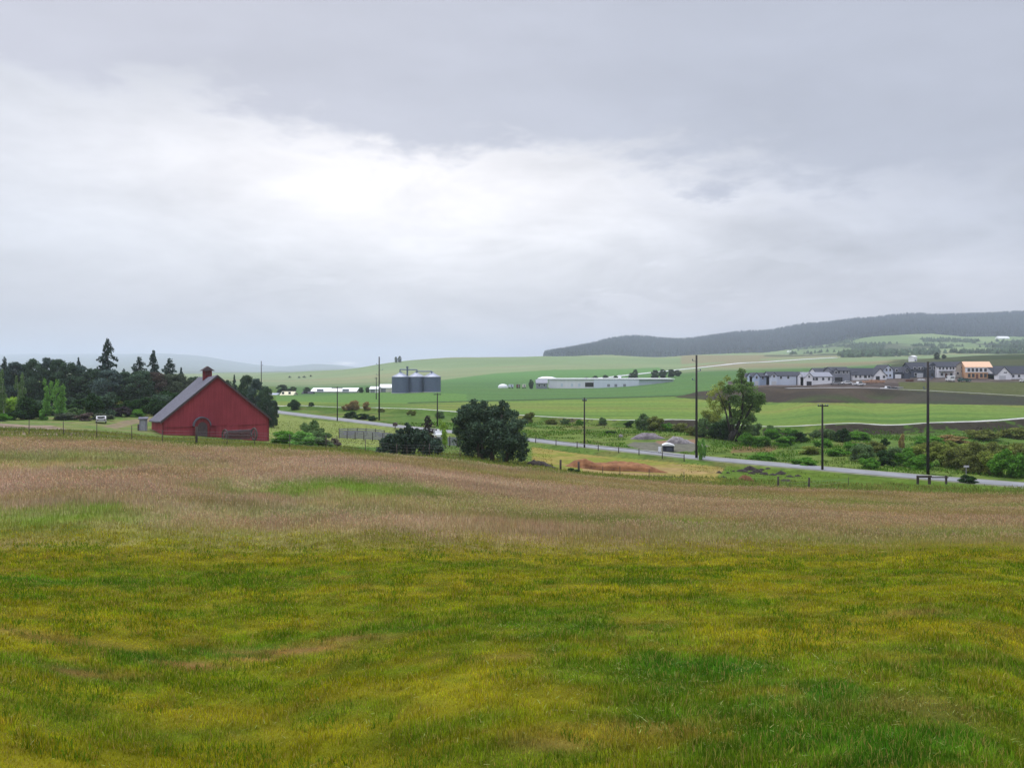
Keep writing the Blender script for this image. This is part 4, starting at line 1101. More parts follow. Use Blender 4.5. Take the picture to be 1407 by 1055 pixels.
# -- trees in the distance
G_DIST = 'trees in the far valley'
for i, (px, d, top, w, leaf, kind, lab) in enumerate([
    (388, 395, 528, 22, 'hedge', 'pine', 'dark tree over the pale-roofed farmhouse, left one'),
    (402, 400, 531, 16, 'hedge', 'pine', 'dark tree over the pale-roofed farmhouse, right one'),
    (422, 420, 538, 14, 'hedge', 'pine', 'low dark tree by the long white shed'),
    (411, 1150, 520, 5, 'hedge', 'fir', 'left of three faint poplars in the mist'),
    (418, 1150, 518, 6, 'hedge', 'fir', 'middle of three faint poplars in the mist'),
    (427, 1180, 523, 5, 'hedge', 'fir', 'right of three faint poplars in the mist'),
    (398, 1180, 522, 6, 'hedge', 'fir', 'faint poplar standing apart from the three in the mist'),
    (496, 425, 536, 9, 'hedge', 'pine', 'small tree at the right end of the long white shed'),
    (505, 430, 537, 8, 'hedge', 'pine', 'small tree by the sheds left of the grain bins'),
    (544, 1420, 490, 6, 'hedge', 'pine', 'left of two hazy trees alone on the green ridge'),
    (549, 1420, 489, 7, 'hedge', 'pine', 'right of two hazy trees alone on the green ridge'),
    (730, 468, 521, 9, 'hedge', 'pine', 'dark tree left of the white warehouse'),
    (873, 560, 507, 11, 'hedge', 'pine', 'rounded tree above the warehouse roof'),
    (867, 565, 512, 9, 'hedge', 'pine', 'lower tree above the warehouse roof'),
    (900, 560, 508, 14, 'hedge', 'pine', 'first tree of the dark row right of the warehouse'),
    (911, 560, 507, 14, 'hedge', 'pine', 'second tree of the dark row right of the warehouse'),
    (922, 560, 507, 14, 'hedge', 'pine', 'third tree of the dark row right of the warehouse'),
    (931, 560, 508, 13, 'hedge', 'pine', 'last tree of the dark row right of the warehouse'),
    (818, 580, 516, 12, 'hedge', 'pine', 'hazy tree behind the middle of the warehouse'),
    (832, 585, 515, 13, 'hedge', 'pine', 'hazy tree behind the warehouse vent'),
    (846, 585, 516, 12, 'hedge', 'pine', 'hazy tree behind the right part of the warehouse'),
    (805, 590, 518, 10, 'hedge', 'pine', 'low hazy tree behind the warehouse dark door'),
    (1287, 690, 484, 10, 'hedge', 'pine', 'dark round tree on the hill above the two-storey white house'),
    (1297, 690, 487, 8, 'hedge', 'pine', 'smaller tree on the hill right of the dark round one')]):
    tree('distant_tree', kind, i, leaf, px, d, top, w, lab, 'tree', G_DIST, hmin=3)

# -- woods on the mountain and hillside: one mass each
def wood(name, n, px0, px1, d0, d1, ok, hr, rr, leaf, seed):
    rng = np.random.default_rng(seed)
    px = rng.uniform(px0, px1, n); d = rng.uniform(d0, d1, n); x = xof(px, d)
    z = H(x, d); row = HZ + (EYE - z) / d * F
    k = ok(px, row, d, x); x, d, z = x[k], d[k], z[k]; n = len(x)
    hh = rng.uniform(*hr, n); r = rng.uniform(*rr, n); rot = rng.random(n) * 2
    V = []; T = []
    K = 6
    for tier, (z0, z1, s) in enumerate(((.02, .6, 1.0), (.4, 1.0, .6))):
        for q in range(K):
            a = rot + 2 * pi * q / K; j = 1 + .35 * (rng.random(n) - .5)
            V.append(np.c_[x + np.cos(a) * r * s * j, d + np.sin(a) * r * s * j, z + hh * z0])
        V.append(np.c_[x, d, z + hh * z1])
    V = np.stack(V, 1); m_ = V.shape[1]
    t = [[tb * (K + 1) + q, tb * (K + 1) + (q + 1) % K, tb * (K + 1) + K] for tb in (0, 1) for q in range(K)]
    T = (np.array(t)[None] + np.arange(n)[:, None, None] * m_).reshape(-1, 3)
    c = np.repeat(grey(n, .6, 1.4, rng), m_, 0)
    o = link(name, npmesh(name, V.reshape(-1, 3), T, c, LEAF[leaf]))
    return tag(o, kind='stuff')
_bot = ([690, 750, 850, 950, 1040, 1055, 1100, 1145, 1165, 1232, 1245, 1330, 1407, 1800], [492, 491, 490.5, 489.5, 488.5, 486, 481, 476, 470, 464, 461, 464, 467, 450])
wood('mountain_forest', 30000, 700, 1640, 2330, 3600, lambda p, r, d, x: (r < np.interp(p, *_bot)) & (p > 735), (13, 27), (4.0, 7.0), 'far', 41)
wood('hillside_forest', 9000, 1060, 1620, 1150, 2300, lambda p, r, d, x: (inpoly(p, r, [(1168, 474), (1200, 469), (1216, 473), (1214, 482), (1250, 488), (1262, 494), (1200, 496), (1160, 494), (1150, 487), (1172, 483)]) & (fbm(x * .01, d * .01, 5) > .40)) |
     (inpoly(p, r, [(1262, 466), (1300, 466), (1345, 469), (1340, 471), (1270, 470)])) | ((fbm(x * .012, d * .009, 15) > .62) & (p > 1085) & (r > 466) & (r < 488)), (4, 9), (3, 6), 'hedge', 43)  # lighter leaf colour paints extra haze over the hillside wood
# ------------------------------------------------------------------ things people built
def boards(name, c, scale=1.0, vary=.22):
    """vertical weathered boards: streaks along z plus seams"""
    m, nt, N, L = newmat(name)
    out = N('ShaderNodeOutputMaterial'); b = N('ShaderNodeBsdfPrincipled'); b.inputs['Roughness'].default_value = .85; b.inputs['Specular IOR Level'].default_value = .15
    tc = N('ShaderNodeTexCoord'); mp = N('ShaderNodeMapping'); mp.inputs['Scale'].default_value = (5 * scale, 5 * scale, .25)
    L(tc.outputs['Object'], mp.inputs[0])
    n1 = N('ShaderNodeTexNoise'); n1.inputs['Scale'].default_value = 1.4; n1.inputs['Detail'].default_value = 5; L(mp.outputs[0], n1.inputs['Vector'])
    n2 = N('ShaderNodeTexNoise'); n2.inputs['Scale'].default_value = .35; n2.inputs['Detail'].default_value = 5; L(tc.outputs['Object'], n2.inputs['Vector'])
    ad = N('ShaderNodeMath'); ad.operation = 'ADD'; L(n1.outputs['Fac'], ad.inputs[0]); L(n2.outputs['Fac'], ad.inputs[1])
    rp = N('ShaderNodeValToRGB'); rp.color_ramp.elements[0].position = .70; rp.color_ramp.elements[1].position = 1.25 / 1.0 if False else 1.0
    rp.color_ramp.elements[0].color = (*[x * (1 - vary * 1.4) for x in c], 1); rp.color_ramp.elements[1].color = (*[x * (1 + vary) for x in c], 1)
    ml = N('ShaderNodeMath'); ml.operation = 'MULTIPLY'; ml.inputs[1].default_value = .82; L(ad.outputs[0], ml.inputs[0])
    L(ml.outputs[0], rp.inputs[0]); L(rp.outputs[0], b.inputs['Base Color']); L(b.outputs[0], out.inputs[0])
    return m
M_RED = boards('red_barn_boards', (.31, .052, .066), 1.0, .13)
M_REDD = boards('faded_red_boards', (.20, .035, .038))
M_SHINGLE = mat('grey_shingles', (.125, .125, .155), .85, .30, 2.2, stretch=(.5, .5, 2.5), spec=.2)
M_TRIM = mat('worn_dark_trim', (.085, .06, .062), .8, .3, 4)
M_WOOD = mat('weathered_post_wood', (.060, .048, .042), .9, .35, 8, stretch=(1, 1, .3))
M_GREYWOOD = mat('silvered_boards', (.27, .27, .32), .9, .3, 5, stretch=(.3, .3, 2))
M_POLE = mat('dark_pole_wood', (.030, .026, .027), .85, .3, 6, stretch=(1, 1, .2))
M_STEEL = mat('galvanised_steel', (.125, .155, .235), .5, .12, .5, metal=.35, stretch=(1, 1, 5))
M_ROOFST = mat('pale_steel_roof', (.27, .30, .38), .5, .1, .5, metal=.25)
M_IRON = mat('rusty_iron', (.085, .065, .06), .8, .4, 8)
M_WIRE = mat('fence_wire', (.20, .20, .21), .6, .1, 5)
M_WHITE = mat('white_siding', (.84, .84, .86), .7, .06, 1.5, stretch=(.4, .4, 6))
M_CREAM = mat('cream_siding', (.66, .63, .54), .7, .08, 1.5, stretch=(.4, .4, 6))
M_BLUE = mat('pale_blue_siding', (.46, .56, .72), .7, .07, 1.5, stretch=(.4, .4, 6))
M_PALEB = mat('blue_grey_siding', (.60, .66, .76), .7, .07, 1.5, stretch=(.4, .4, 6))
M_GREYS = mat('grey_siding', (.24, .25, .29), .7, .12, 1.5, stretch=(.4, .4, 6))
M_DARKS = mat('slate_siding', (.075, .085, .115), .7, .12, 1.5, stretch=(.4, .4, 6))
M_TAUPE = mat('taupe_siding', (.50, .48, .42), .7, .08, 1.5, stretch=(.4, .4, 6))
M_DROOF = mat('charcoal_shingles', (.040, .044, .060), .85, .25, 3)
M_OSB = mat('raw_sheathing', (.62, .36, .20), .8, .12, 3)
M_OSBR = mat('raw_roof_sheathing', (.72, .47, .31), .8, .08, 2)
M_GLASS = mat('dark_window_glass', (.025, .03, .04), .15, .2, 2, spec=.6)
M_DOOR = mat('brown_door', (.16, .06, .04), .6, .15, 3)
M_GARAGE = mat('pale_garage_door', (.55, .56, .58), .6, .06, 2, stretch=(.3, .3, 5))
M_OPEN = mat('unfinished_dark_opening', (.03, .028, .03), .9, .2, 2)
M_TIRE = mat('tyre_rubber', (.02, .02, .02), .9, .2, 5)
M_RIM = mat('wheel_metal', (.4, .4, .42), .4, .1, 5, metal=.6)
M_CONC = mat('concrete', (.42, .42, .42), .85, .12, 1.5)
M_TANK = mat('white_tank_paint', (.78, .79, .80), .5, .05, 1)

# -- the red barn
def barn():
    th = radians(28.5); u = np.array((cos(th), sin(th), 0)); v = np.array((-sin(th), cos(th), 0))
    FL = np.array((xof(224, 105), 105.0, 0)); W, Lg = 13.45, 18.0
    ze, za, ze2, za2 = zof(576.4, 105), zof(515.8, 108.2), zof(575.6, 120.5), zof(518.6, 123.5)
    g = 1.2
    P = lambda s, t, z: FL + u * s + v * t + np.array((0, 0, z))
    e = empty('barn', (0, 0, 0)); 
    c0 = P(W / 2, Lg / 2, h1(*P(W / 2, Lg / 2, 0)[:2])); e.location = c0
    Q = lambda s, t, z: tuple(P(s, t, z) - c0)
    mid = lambda k: .5
    b = MB()
    V = [Q(0, 0, g), Q(W, 0, g), Q(W, 0, ze), Q(W / 2, 0, za), Q(0, 0, ze), Q(0, Lg, g), Q(W, Lg, g), Q(W, Lg, ze2), Q(W / 2, Lg, za2), Q(0, Lg, ze2)]
    b.add(V, [(0, 1, 2, 3, 4), (9, 8, 7, 6, 5), (0, 4, 9, 5), (1, 6, 7, 2)])
    b.build('wall', M_RED, e)
    r = MB(); oh, ov, tk = .35, .32, .16
    n = 14
    for sgn in (0, 1):                                     # two slopes in strips, with the sag of age
        rows = []
        for k in range(n + 1):
            t = -ov + (Lg + 2 * ov) * k / n; f = min(1, max(0, t / Lg))
            sag = -.16 * sin(pi * f) 
            zr = za + (za2 - za) * f + sag + .10; zl = ze + (ze2 - ze) * f + .10 + sag * .4
            s_e = -oh if sgn == 0 else W + oh; slope = (zr - zl) / (W / 2)
            zl -= slope * oh
            rows.append((Q(W / 2, t, zr), Q(s_e, t, zl), Q(s_e, t, zl - tk), Q(W / 2, t, zr - tk)))
        VV = [p for q in rows for p in q]; fs = []
        for k in range(n):
            for q in range(4): fs.append((k * 4 + q, k * 4 + (q + 1) % 4, k * 4 + 4 + (q + 1) % 4, k * 4 + 4 + q))
        fs += [(0, 1, 2, 3), (n * 4 + 3, n * 4 + 2, n * 4 + 1, n * 4)]
        r.add(VV, fs)
    ro = r.build('roof', M_SHINGLE, e)
    t_ = MB()                                             # barge boards on the gable
    for s0, s1, z0, z1 in ((-oh, W / 2, ze - (za - ze) / (W / 2) * oh, za), (W / 2, W + oh, za, ze - (za - ze) / (W / 2) * oh)):
        t_.add([Q(s0, -ov - .05, z0 - .22), Q(s1, -ov - .05, z1 - .22), Q(s1, -ov - .05, z1 + .08), Q(s0, -ov - .05, z0 + .08),
                Q(s0, -ov - .006, z0 - .22), Q(s1, -ov - .006, z1 - .22), Q(s1, -ov - .006, z1 + .08), Q(s0, -ov - .006, z0 + .08)],
               [(0, 1, 2, 3), (7, 6, 5, 4), (0, 4, 5, 1), (1, 5, 6, 2), (2, 6, 7, 3), (3, 7, 4, 0)])
    t_.build('bargeboard', M_TRIM, e)
    # corner boards and the sill line of the old loft
    for s in (.0, W):
        p = Q(s, -.03, (g + ze) / 2); MB().box(p, (.18, .05, ze - g), th).build('corner_board', M_REDD, e)
    sl = MB(); p = Q(W * .5, -.03, 5.15); sl.box(p, (W * .96, .05, .10), th); sl.build('sill_board', M_REDD, e)
    # big sliding door, barely standing out from the boards
    d = MB(); p = Q(8.0, -.05, 3.65); d.box(p, (2.9, .08, 3.0), th); p = Q(8.0, -.10, 5.22); d.box(p, (6.0, .06, .12), th)
    dd = d.build('door', M_RED, e)
    # arched entry hood
    a = MB(); w_, hh = .98, 1.65; zb = h1(*P(4.7, -.6, 0)[:2]) - .25
    sc_ = 4.72
    arch = [(-w_, zb)] + [(-w_, zb + hh)] + [(-w_ * cos(pi * k / 10), zb + hh + 1.05 * sin(pi * k / 10)) for k in range(1, 10)] + [(w_, zb + hh), (w_, zb)]
    a.prism(arch, -1.0, -.004, lambda x, y, z: Q(sc_ + x, y, z))
    en = a.build('entry_hood', M_REDD, e)
    a = MB(); arch2 = [(-w_ * .62, zb)] + [(-w_ * .62 * cos(pi * k / 10), zb + hh * .9 + .7 * sin(pi * k / 10)) for k in range(0, 11)] + [(w_ * .62, zb)]
    a.prism(arch2, -1.03, -1.003, lambda x, y, z: Q(sc_ + x, y, z)); a.build('doorway', M_TRIM, en)
    a = MB(); arch3 = [((w_ + .14) * -cos(pi * k / 12), zb + hh + (1.05 + .14) * sin(pi * k / 12)) for k in range(13)] + [((w_) * cos(pi * k / 12), zb + hh + (1.05 + .004) * sin(pi * k / 12)) for k in range(13)]
    a.prism(arch3, -1.12, -.006, lambda x, y, z: Q(sc_ + x, y, z)); a.build('arch_roof', M_SHINGLE, en)
    # cupola
    t0 = 9.4; f = t0 / Lg; zc = za + (za2 - za) * f - .1
    c = MB(); p = Q(W / 2, t0, zc + .15); c.box(p, (1.15, 1.15, 1.7), th)
    cu = c.build('cupola', M_REDD, e)
    zt = zc + 1.0
    c = MB(); c.add([Q(W / 2 - .95, t0 - .95, zt - .08), Q(W / 2 + .95, t0 - .95, zt - .08), Q(W / 2 + .95, t0 + .95, zt - .08), Q(W / 2 - .95, t0 + .95, zt - .08), Q(W / 2, t0 - .85, zt + .6), Q(W / 2, t0 + .85, zt + .6)],
                    [(3, 2, 1, 0), (0, 1, 4), (2, 3, 5), (1, 2, 5, 4), (3, 0, 4, 5)]); c.build('cupola_roof', M_TRIM, cu)
    c = MB()
    for k in range(4):
        p = Q(W / 2, t0 - .585, zc + .36 + k * .15); c.box(p, (.8, .03, .07), th)
    c.build('louver', M_TRIM, cu)
    tag(e, 'old red board barn with grey shingle roof and small cupola', 'barn')
    return P
BP = barn()
def simple(name, m, mb, label, cat, group=None, loc=(0, 0, 0), rz=0, smooth=False):
    o = mb.build(name, m, None, smooth); o.location = loc; o.rotation_euler = (0, 0, rz)
    return tag(o, label, cat, group)

# lean-to closet at the barn's left
x, d, z = spot(197, 113); e = empty('privy', (x, d, z), radians(20)); tag(e, 'small grey outhouse with pale roof against the barn left wall', 'outhouse')
MB().box((0, 0, .75), (.95, 1.0, 1.9)).build('wall', M_GREYWOOD, e)
MB().box((0, -.02, 1.78), (1.25, 1.35, .09), 0, radians(9)).build('roof', M_SHINGLE, e)
MB().box((0, -.53, .8), (.55, .04, 1.5)).build('door', mat('grey_door_boards', (.33, .34, .38), .9, .2, 5), e)
x, d, z = spot(192, 114); e = empty('dark_drum', (x, d, z)); tag(e, 'dark drum standing left of the grey outhouse', 'drum')
MB().lathe([(.28, -.1), (.30, 0), (.30, .42), (.315, .45), (.30, .48), (.30, .85), (.27, .87)], n=14).build('barrel', M_TRIM, e, True)
MB().lathe([(.25, .87), (.25, .90), (.05, .91)], n=14).build('lid', M_IRON, e)

# the old dump rake in front of the barn
def rake():
    x, d, z = spot(330, 100)
    e = empty('hay_rake', (x, d, z + .12), radians(44)); tag(e, 'old iron dump rake with two spoked wheels before the barn', 'hay rake')
    for s in (-1.95, 1.85):
        w = MB(); R = .74
        for k in range(22):
            a0, a1 = 2 * pi * k / 22, 2 * pi * (k + 1) / 22
            w.tube((s, R * cos(a0), R + R * sin(a0)), (s, R * cos(a1), R + R * sin(a1)), .10, n=6)
        for k in range(11):
            a0 = 2 * pi * k / 11; w.tube((s, 0, R), (s, R * cos(a0), R + R * sin(a0)), .03, n=4)
        w.tube((s - .09, 0, R), (s + .09, 0, R), .08, n=8)
        w.build('wheel', M_IRON, e)
    MB().tube((-2.0, 0, .66), (1.9, 0, .66), .045, n=6).build('axle', M_IRON, e)
    t = MB()
    for k in range(26):
        xx = -1.7 + k * .132
        pts = [(xx, .55 + -.85 * sin(pi * q / 8) * .9 + .2, .1 + 1.25 * sin(pi * q / 8)) for q in range(9)]
        t.path(pts, [.05] * 9, 4)
    t.build('tines', M_GREYWOOD, e)
    MB().tube((-1.7, .75, 1.12), (1.6, .75, 1.12), .04, n=6).tube((-1.7, .75, 1.12), (-1.7, 0, .62), .03, n=5).tube((1.6, .75, 1.12), (1.6, 0, .62), .03, n=5).build('rake_frame', M_GREYWOOD, e)
    MB().box((0, -.15, 1.0), (.4, .3, .04)).tube((0, -.1, 1.0), (0, 0, .62), .02, n=5).build('seat', M_IRON, e)
rake()

# -- fences
def fence(name, posts, label, cat, wires=(.35, .65, .95, 1.2), pr=.035, hgt=1.35, wood=(), lean=0.0, m=M_IRON, rails=None):
    rng = random.Random(len(posts))
    X = [spot(p, d) for p, d in posts]
    c = X[len(X) // 2]; e = empty(name, c); tag(e, label, cat)
    for i, (x, y, z) in enumerate(X):
        h = hgt * rng.uniform(.93, 1.07); r = pr; mm = m
        if i in wood: h, r, mm = hgt * 1.22, .11, M_WOOD
        lx, ly = rng.uniform(-1, 1) * lean, rng.uniform(-1, 1) * lean
        MB().tube((x - c[0], y - c[1], z - c[2] - .35), (x - c[0] + lx * h, y - c[1] + ly * h, z - c[2] + h), r, r * .92, 8).build('post', mm, e, True)
    if wires:
        w = MB()
        for k in wires:
            for a, b in zip(X[:-1], X[1:]):
                m_ = [(a[q] + b[q]) / 2 - c[q] for q in range(3)]; m_[2] += k - .02
                A = (a[0] - c[0], a[1] - c[1], a[2] - c[2] + k); B = (b[0] - c[0], b[1] - c[1], b[2] - c[2] + k)
                w.tube(A, m_, .005, n=3, cap=False).tube(m_, B, .005, n=3, cap=False)
        w.build('wires', M_WIRE, e)
    if rails:
        hs, th_, wd = rails
        for k in hs:
            w = MB()
            for a, b in zip(X[:-1], X[1:]):
                A = np.array((a[0] - c[0], a[1] - c[1], a[2] - c[2] + k)); B = np.array((b[0] - c[0], b[1] - c[1], b[2] - c[2] + k))
                t_ = np.array((0, 0, wd / 2)); dn = np.array((0, th_, 0))
                w.add([A - t_, B - t_, B + t_, A + t_, A - t_ + dn, B - t_ + dn, B + t_ + dn, A + t_ + dn], [(0, 1, 2, 3), (7, 6, 5, 4), (0, 4, 5, 1), (1, 5, 6, 2), (2, 6, 7, 3), (3, 7, 4, 0)])
            w.build('rail', M_GREYWOOD, e)
    return e
fl = [(-52, 69), (-6, 69.5), (40, 70), (87, 70), (133, 70), (181, 70.3), (223, 70.5), (270, 71), (312, 71.3), (350, 72), (398, 73), (448, 74), (463, 74.3), (502, 75.5), (545, 77), (590, 78.5), (632, 79)]
fence('wire_fence', fl, 'long wire fence of thin posts along the left field edge before the barn', 'fence', wood=(7,))
fence('post_fence', [(770, 80), (795.5, 80), (828, 80.3), (852, 80.5), (892, 80), (940, 79)], 'wire fence of odd wooden posts below the red earth heap', 'fence', wood=(0, 1), hgt=.95, wires=(.4, .7), m=M_WOOD, lean=.03)
fence('leaning_fence', [(1069, 79.5), (1111, 79.5), (1165, 79)], 'two leaning wooden posts with slack wire by the dark clods', 'fence', wood=(0, 1), hgt=1.0, wires=(.45, .75), m=M_WOOD, lean=.10)
fence('roadside_fence', [(736, 136), (764, 131.5), (793, 127.5), (822, 123.5), (850, 120.5), (878, 117.5), (910, 113.5), (940, 110.5)], 'low post fence along the near edge of the road below the short pole', 'fence', hgt=1.0, pr=.07, m=M_WOOD, wires=(.45, .8), rails=((.75,), .04, .10))
pad = [(466, 136), (478, 138), (491, 139), (503, 139), (516, 137.5), (528, 135)]
fence('paddock_fence', pad, 'grey board paddock fence beyond the wide juniper', 'fence', hgt=1.35, pr=.08, m=M_WOOD, wires=None, rails=((.3, .6, .9, 1.2), .04, .16))
fence('paddock_fence', [(466, 128), (477, 127), (488, 126), (500, 125), (512, 124), (526, 123), (540, 122)], 'nearer silvery board panel of the paddock left of the wide juniper', 'fence', hgt=1.3, pr=.07, m=M_WOOD, wires=None, rails=((.3, .6, .9, 1.2), .04, .24))
fence('yard_fence', [(600, 112), (609, 112), (618, 112), (628, 112)], 'grey board yard fence between wide juniper and big pine', 'fence', hgt=1.5, pr=.07, m=M_WOOD, wires=None, rails=((.35, .65, .95, 1.25), .04, .24))
# guard rail at the road
x0, d0, z0 = spot(1280, 88); e = empty('guard_rail', (x0, d0, z0)); tag(e, 'dark timber rail on three posts at the near road edge', 'guard rail')
zt = zof(654.2, 88)
for px, w in ((1261, .2), (1277, .24), (1300, .16)):
    x, y, z = spot(px, 88); MB().box((x - x0, y - d0, (zt - .8 - z0 + zt - z0 + .02) / 2), (w, .2, .95)).build('post', M_WOOD, e)
xa, xb = xof(1259, 88), xof(1279, 88)
MB().box(((xa + xb) / 2 - x0, -.16, zt - .02 - z0), (xb - xa, .12, .22)).build('rail', M_WOOD, e)
xc = xof(1302, 88); MB().box(((xb + xc) / 2 - x0 + .02, -.16, zt - .10 - z0), (xc - xb - .04, .08, .12)).build('rail', M_WOOD, e)

# small sign, mailbox, shelter
x, d, z = spot(1327.5, 92); e = empty('road_sign', (x, d, z)); tag(e, 'small pale roadside sign on a thin post among the willows', 'sign')
hs = zof(640, 92) - z
MB().tube((0, 0, -.3), (0, 0, hs), .045, n=8).build('post', M_WIRE, e); MB().box((0, -.06, hs - .05), (.62, .03, .22)).build('sign_panel', M_CONC, e)
x, d, z = spot(543, 168); e = empty('mailbox', (x, d, z)); tag(e, 'dark box on a post at the road edge above the juniper', 'mailbox')
MB().tube((0, 0, -.3), (0, 0, .75), .09, n=6).build('post', M_WOOD, e)
MB().prism([(-.45, .6), (.45, .6), (.45, 1.1), (.32, 1.3), (0, 1.38), (-.32, 1.3), (-.45, 1.1)], -.5, .5).build('box', M_TRIM, e)
x, d = ground_at(918, 620.5, 100); z = h1(x, d); e = empty('bin_shelter', (x, d, z), radians(-6)); tag(e, 'dark box shelter with overhanging white curved lid across the road', 'shelter')
k = d / F
w_, h_ = 14.5 * k, 8.6 * k
MB().box((0, 0, h_ / 2 - .1), (w_, w_ * .9, h_ + .2)).build('wall', mat('dark_navy_panel', (.035, .042, .06), .6, .2, 3), e)
MB().prism([(-w_ * .56, h_), (w_ * .58, h_), (w_ * .56, h_ + .08), (w_ * .30, h_ + .26), (-.1, h_ + .36), (-w_ * .32, h_ + .30), (-w_ * .55, h_ + .1)], -w_ * .55, w_ * .5).build('lid', M_TANK, e)
MB().box((w_ * .05, -w_ * .455, h_ * .45), (w_ * .5, .03, h_ * .6)).build('door', M_DARKS, e)
x, d = ground_at(906.5, 622, 100); z = h1(x, d); e = empty('notice_board', (x, d, z), radians(15)); tag(e, 'small white board standing left of the white-lidded box', 'sign')
MB().box((0, 0, .55), (.45, .05, .75)).build('panel', M_TANK, e); MB().tube((-.15, .05, -.2), (-.15, .05, .6), .03, n=6).build('leg', M_WOOD, e); MB().tube((.15, .05, -.2), (.15, .05, .6), .03, n=6).build('leg', M_WOOD, e)

# -- heaps of earth and gravel
def heap(name, px0, px1, base, top, m, label, cat, seed, dd=None, depth=.35, lumps=6, sharp=1.0, prof=None, d=70):
    rng = np.random.default_rng(seed)
    pc = (px0 + px1) / 2
    if dd is None: _, dd = ground_at(pc, base, d)
    k = dd / F; w = (px1 - px0) * k; x0 = xof(pc, dd); z0 = h1(x0, dd); hgt = zof(top, dd) - zof(base, dd)
    nx, ny = 70, 26
    gx_, gy_ = np.meshgrid(np.linspace(-1, 1, nx), np.linspace(-1, 1, ny))
    X = gx_ * w / 2; Y = gy_ * w * depth / 2
    r = np.sqrt(gx_ ** 2 + gy_ ** 2)
    f = np.clip(1 - r ** 1.6, 0, 1) ** .8
    if prof is not None:
        f = f ** .5 * np.interp(gx_, np.linspace(-1, 1, len(prof)), prof)
    n = fbm(gx_ * lumps + seed, gy_ * lumps * .6, seed, 5)
    Z = hgt * (f * (.72 + .5 * n)) + (n - .5) * .12 * sharp * hgt * (f > .02) - .04
    Zg = H((x0 + X).ravel(), (dd + Y).ravel()).reshape(X.shape) - z0
    Z = np.where(r >= 1.0, -.15, Z) + Zg
    i = np.arange(nx - 1)[None] + np.arange(ny - 1)[:, None] * nx
    q = np.stack([i, i + 1, i + nx + 1, i + nx], -1).reshape(-1, 4)
    o = link(name, npmesh(name, np.stack([X, Y, Z], -1).reshape(-1, 3), q, None, m, False, True))
    o.location = (x0, dd, z0)
    return tag(o, label, cat)
M_REDEARTH = mat('red_earth', (.14, .052, .020), .95, .3, .9, bump=.8, c2=(.33, .155, .066))
M_DARKEARTH = mat('dark_soil', (.038, .030, .026), .95, .4, 2.0, bump=.8)
M_GRAVELH = mat('grey_gravel', (.15, .12, .14), .95, .25, 1.2, bump=.5, c2=(.26, .23, .24))
M_RUBBLE = mat('pale_rubble', (.20, .18, .19), .95, .35, 1.6, bump=.7, c2=(.38, .35, .34))
heap('earth_heap', 775, 920, 643.5, 628.5, M_REDEARTH, 'long heap of red earth behind the fence posts', 'earth heap', 3, dd=95, depth=.35, lumps=5, prof=[.15, .95, 1, .78, .82, .8, .76, .85, .8, .4, .1])
heap('soil_mound', 722, 768, 640, 630, M_DARKEARTH, 'dark brown soil mound right of the big pine', 'soil mound', 5, dd=89, depth=.6, prof=[.6, 1, .95, .7, .3, .1])
heap('gravel_heap', 866, 914, 603, 594.5, M_GRAVELH, 'long flat heap of purple-grey gravel in the pasture', 'gravel heap', 7, d=110, depth=.4, prof=[.25, .75, .95, 1, 1, .9, .6, .2])
heap('rubble_heap', 914, 954, 609, 598.5, M_RUBBLE, 'pale rubble heap beside the tall road pole', 'rubble heap', 9, d=110, depth=.45, prof=[.5, .95, 1, .8, .7, .6, .35, .1], sharp=2)
heap('small_earth_heap', 1013, 1037, 663.5, 655.5, mat('brown_earth', (.15, .07, .03), .95, .3, 2, bump=.6), 'small rounded red-brown earth heap on the verge', 'earth heap', 11, dd=88, depth=.7)
rngc = random.Random(4)
for i, (px, py, w, h) in enumerate([(988, 650, 10, 3), (1000, 650, 6, 2.5), (994, 656, 10, 2.5), (1008, 648, 6, 2.5), (1020, 648, 18, 4), (1030, 645, 18, 5), (1040, 649, 16, 5), (1050, 652, 15, 4), (1033, 651, 12, 3.5), (1046, 646, 9, 3), (1062, 653, 11, 3), (1073, 651, 15, 4), (1085, 655, 12, 3), (1080, 661, 22, 3.5), (1096, 654, 10, 2.5), (1055, 644, 9, 2)]):
    heap('soil_clod', px - w / 2, px + w / 2, py, py - h, M_DARKEARTH,
         ['flat dark clod of dug soil, %s from the left on the roadside verge', 'turned black soil lump, %s from the left on the roadside verge'][i % 2] % ORD[i], 'soil clod', 20 + i, d=84, depth=.8, lumps=4, sharp=3)
    bpy.context.scene.collection.objects[-1]['group'] = 'dark clods dug up by the road'
x, d, z = spot(853, 152); simple('boulder', M_RUBBLE, MB().lathe([(.25, -.15), (.42, .1), (.40, .35), (.25, .55), (.05, .62)], n=9), 'lone pale boulder in the pasture left of the gravel', 'boulder', loc=(x, d, z))

# -- utility poles
def pole(px, d, top, label, arms=(), r=.16, ins=(), base=None, grey=False):
    x, y, z = spot(px, d); h = zof(top, d) - z
    e = empty('utility_pole', (x, y, z)); tag(e, label, 'utility pole', 'utility poles along the valley road')
    MB().tube((0, 0, -.6), (0, 0, h), r, r * .68, 10).build('pole', M_POLE, e, True)
    for a, w in arms:
        MB().box((0, -r - .05, h - a), (w, .10, .13)).build('crossarm', M_POLE, e)
        for s in (-.46, -.22, .22, .46):
            MB().lathe([(.03, 0), (.065, .04), (.045, .1), (.065, .14), (.02, .2)], (s * w, -r - .05, h - a + .065), 8).build('insulator', M_STEEL, e)
    for a, s in ins:
        MB().tube((0, 0, h - a), (s, 0, h - a + .12), .035, .03, 6).lathe([(.03, 0), (.07, .04), (.07, .22), (.03, .26)], (s, 0, h - a + .12), 8).build('post_insulator', M_STEEL, e)
    return e
pole(957, 113, 488, 'tall dark pole at the road bend with the bush at its foot', ins=((.9, -.55), (2.3, .55), (3.6, -.55)), r=.19)
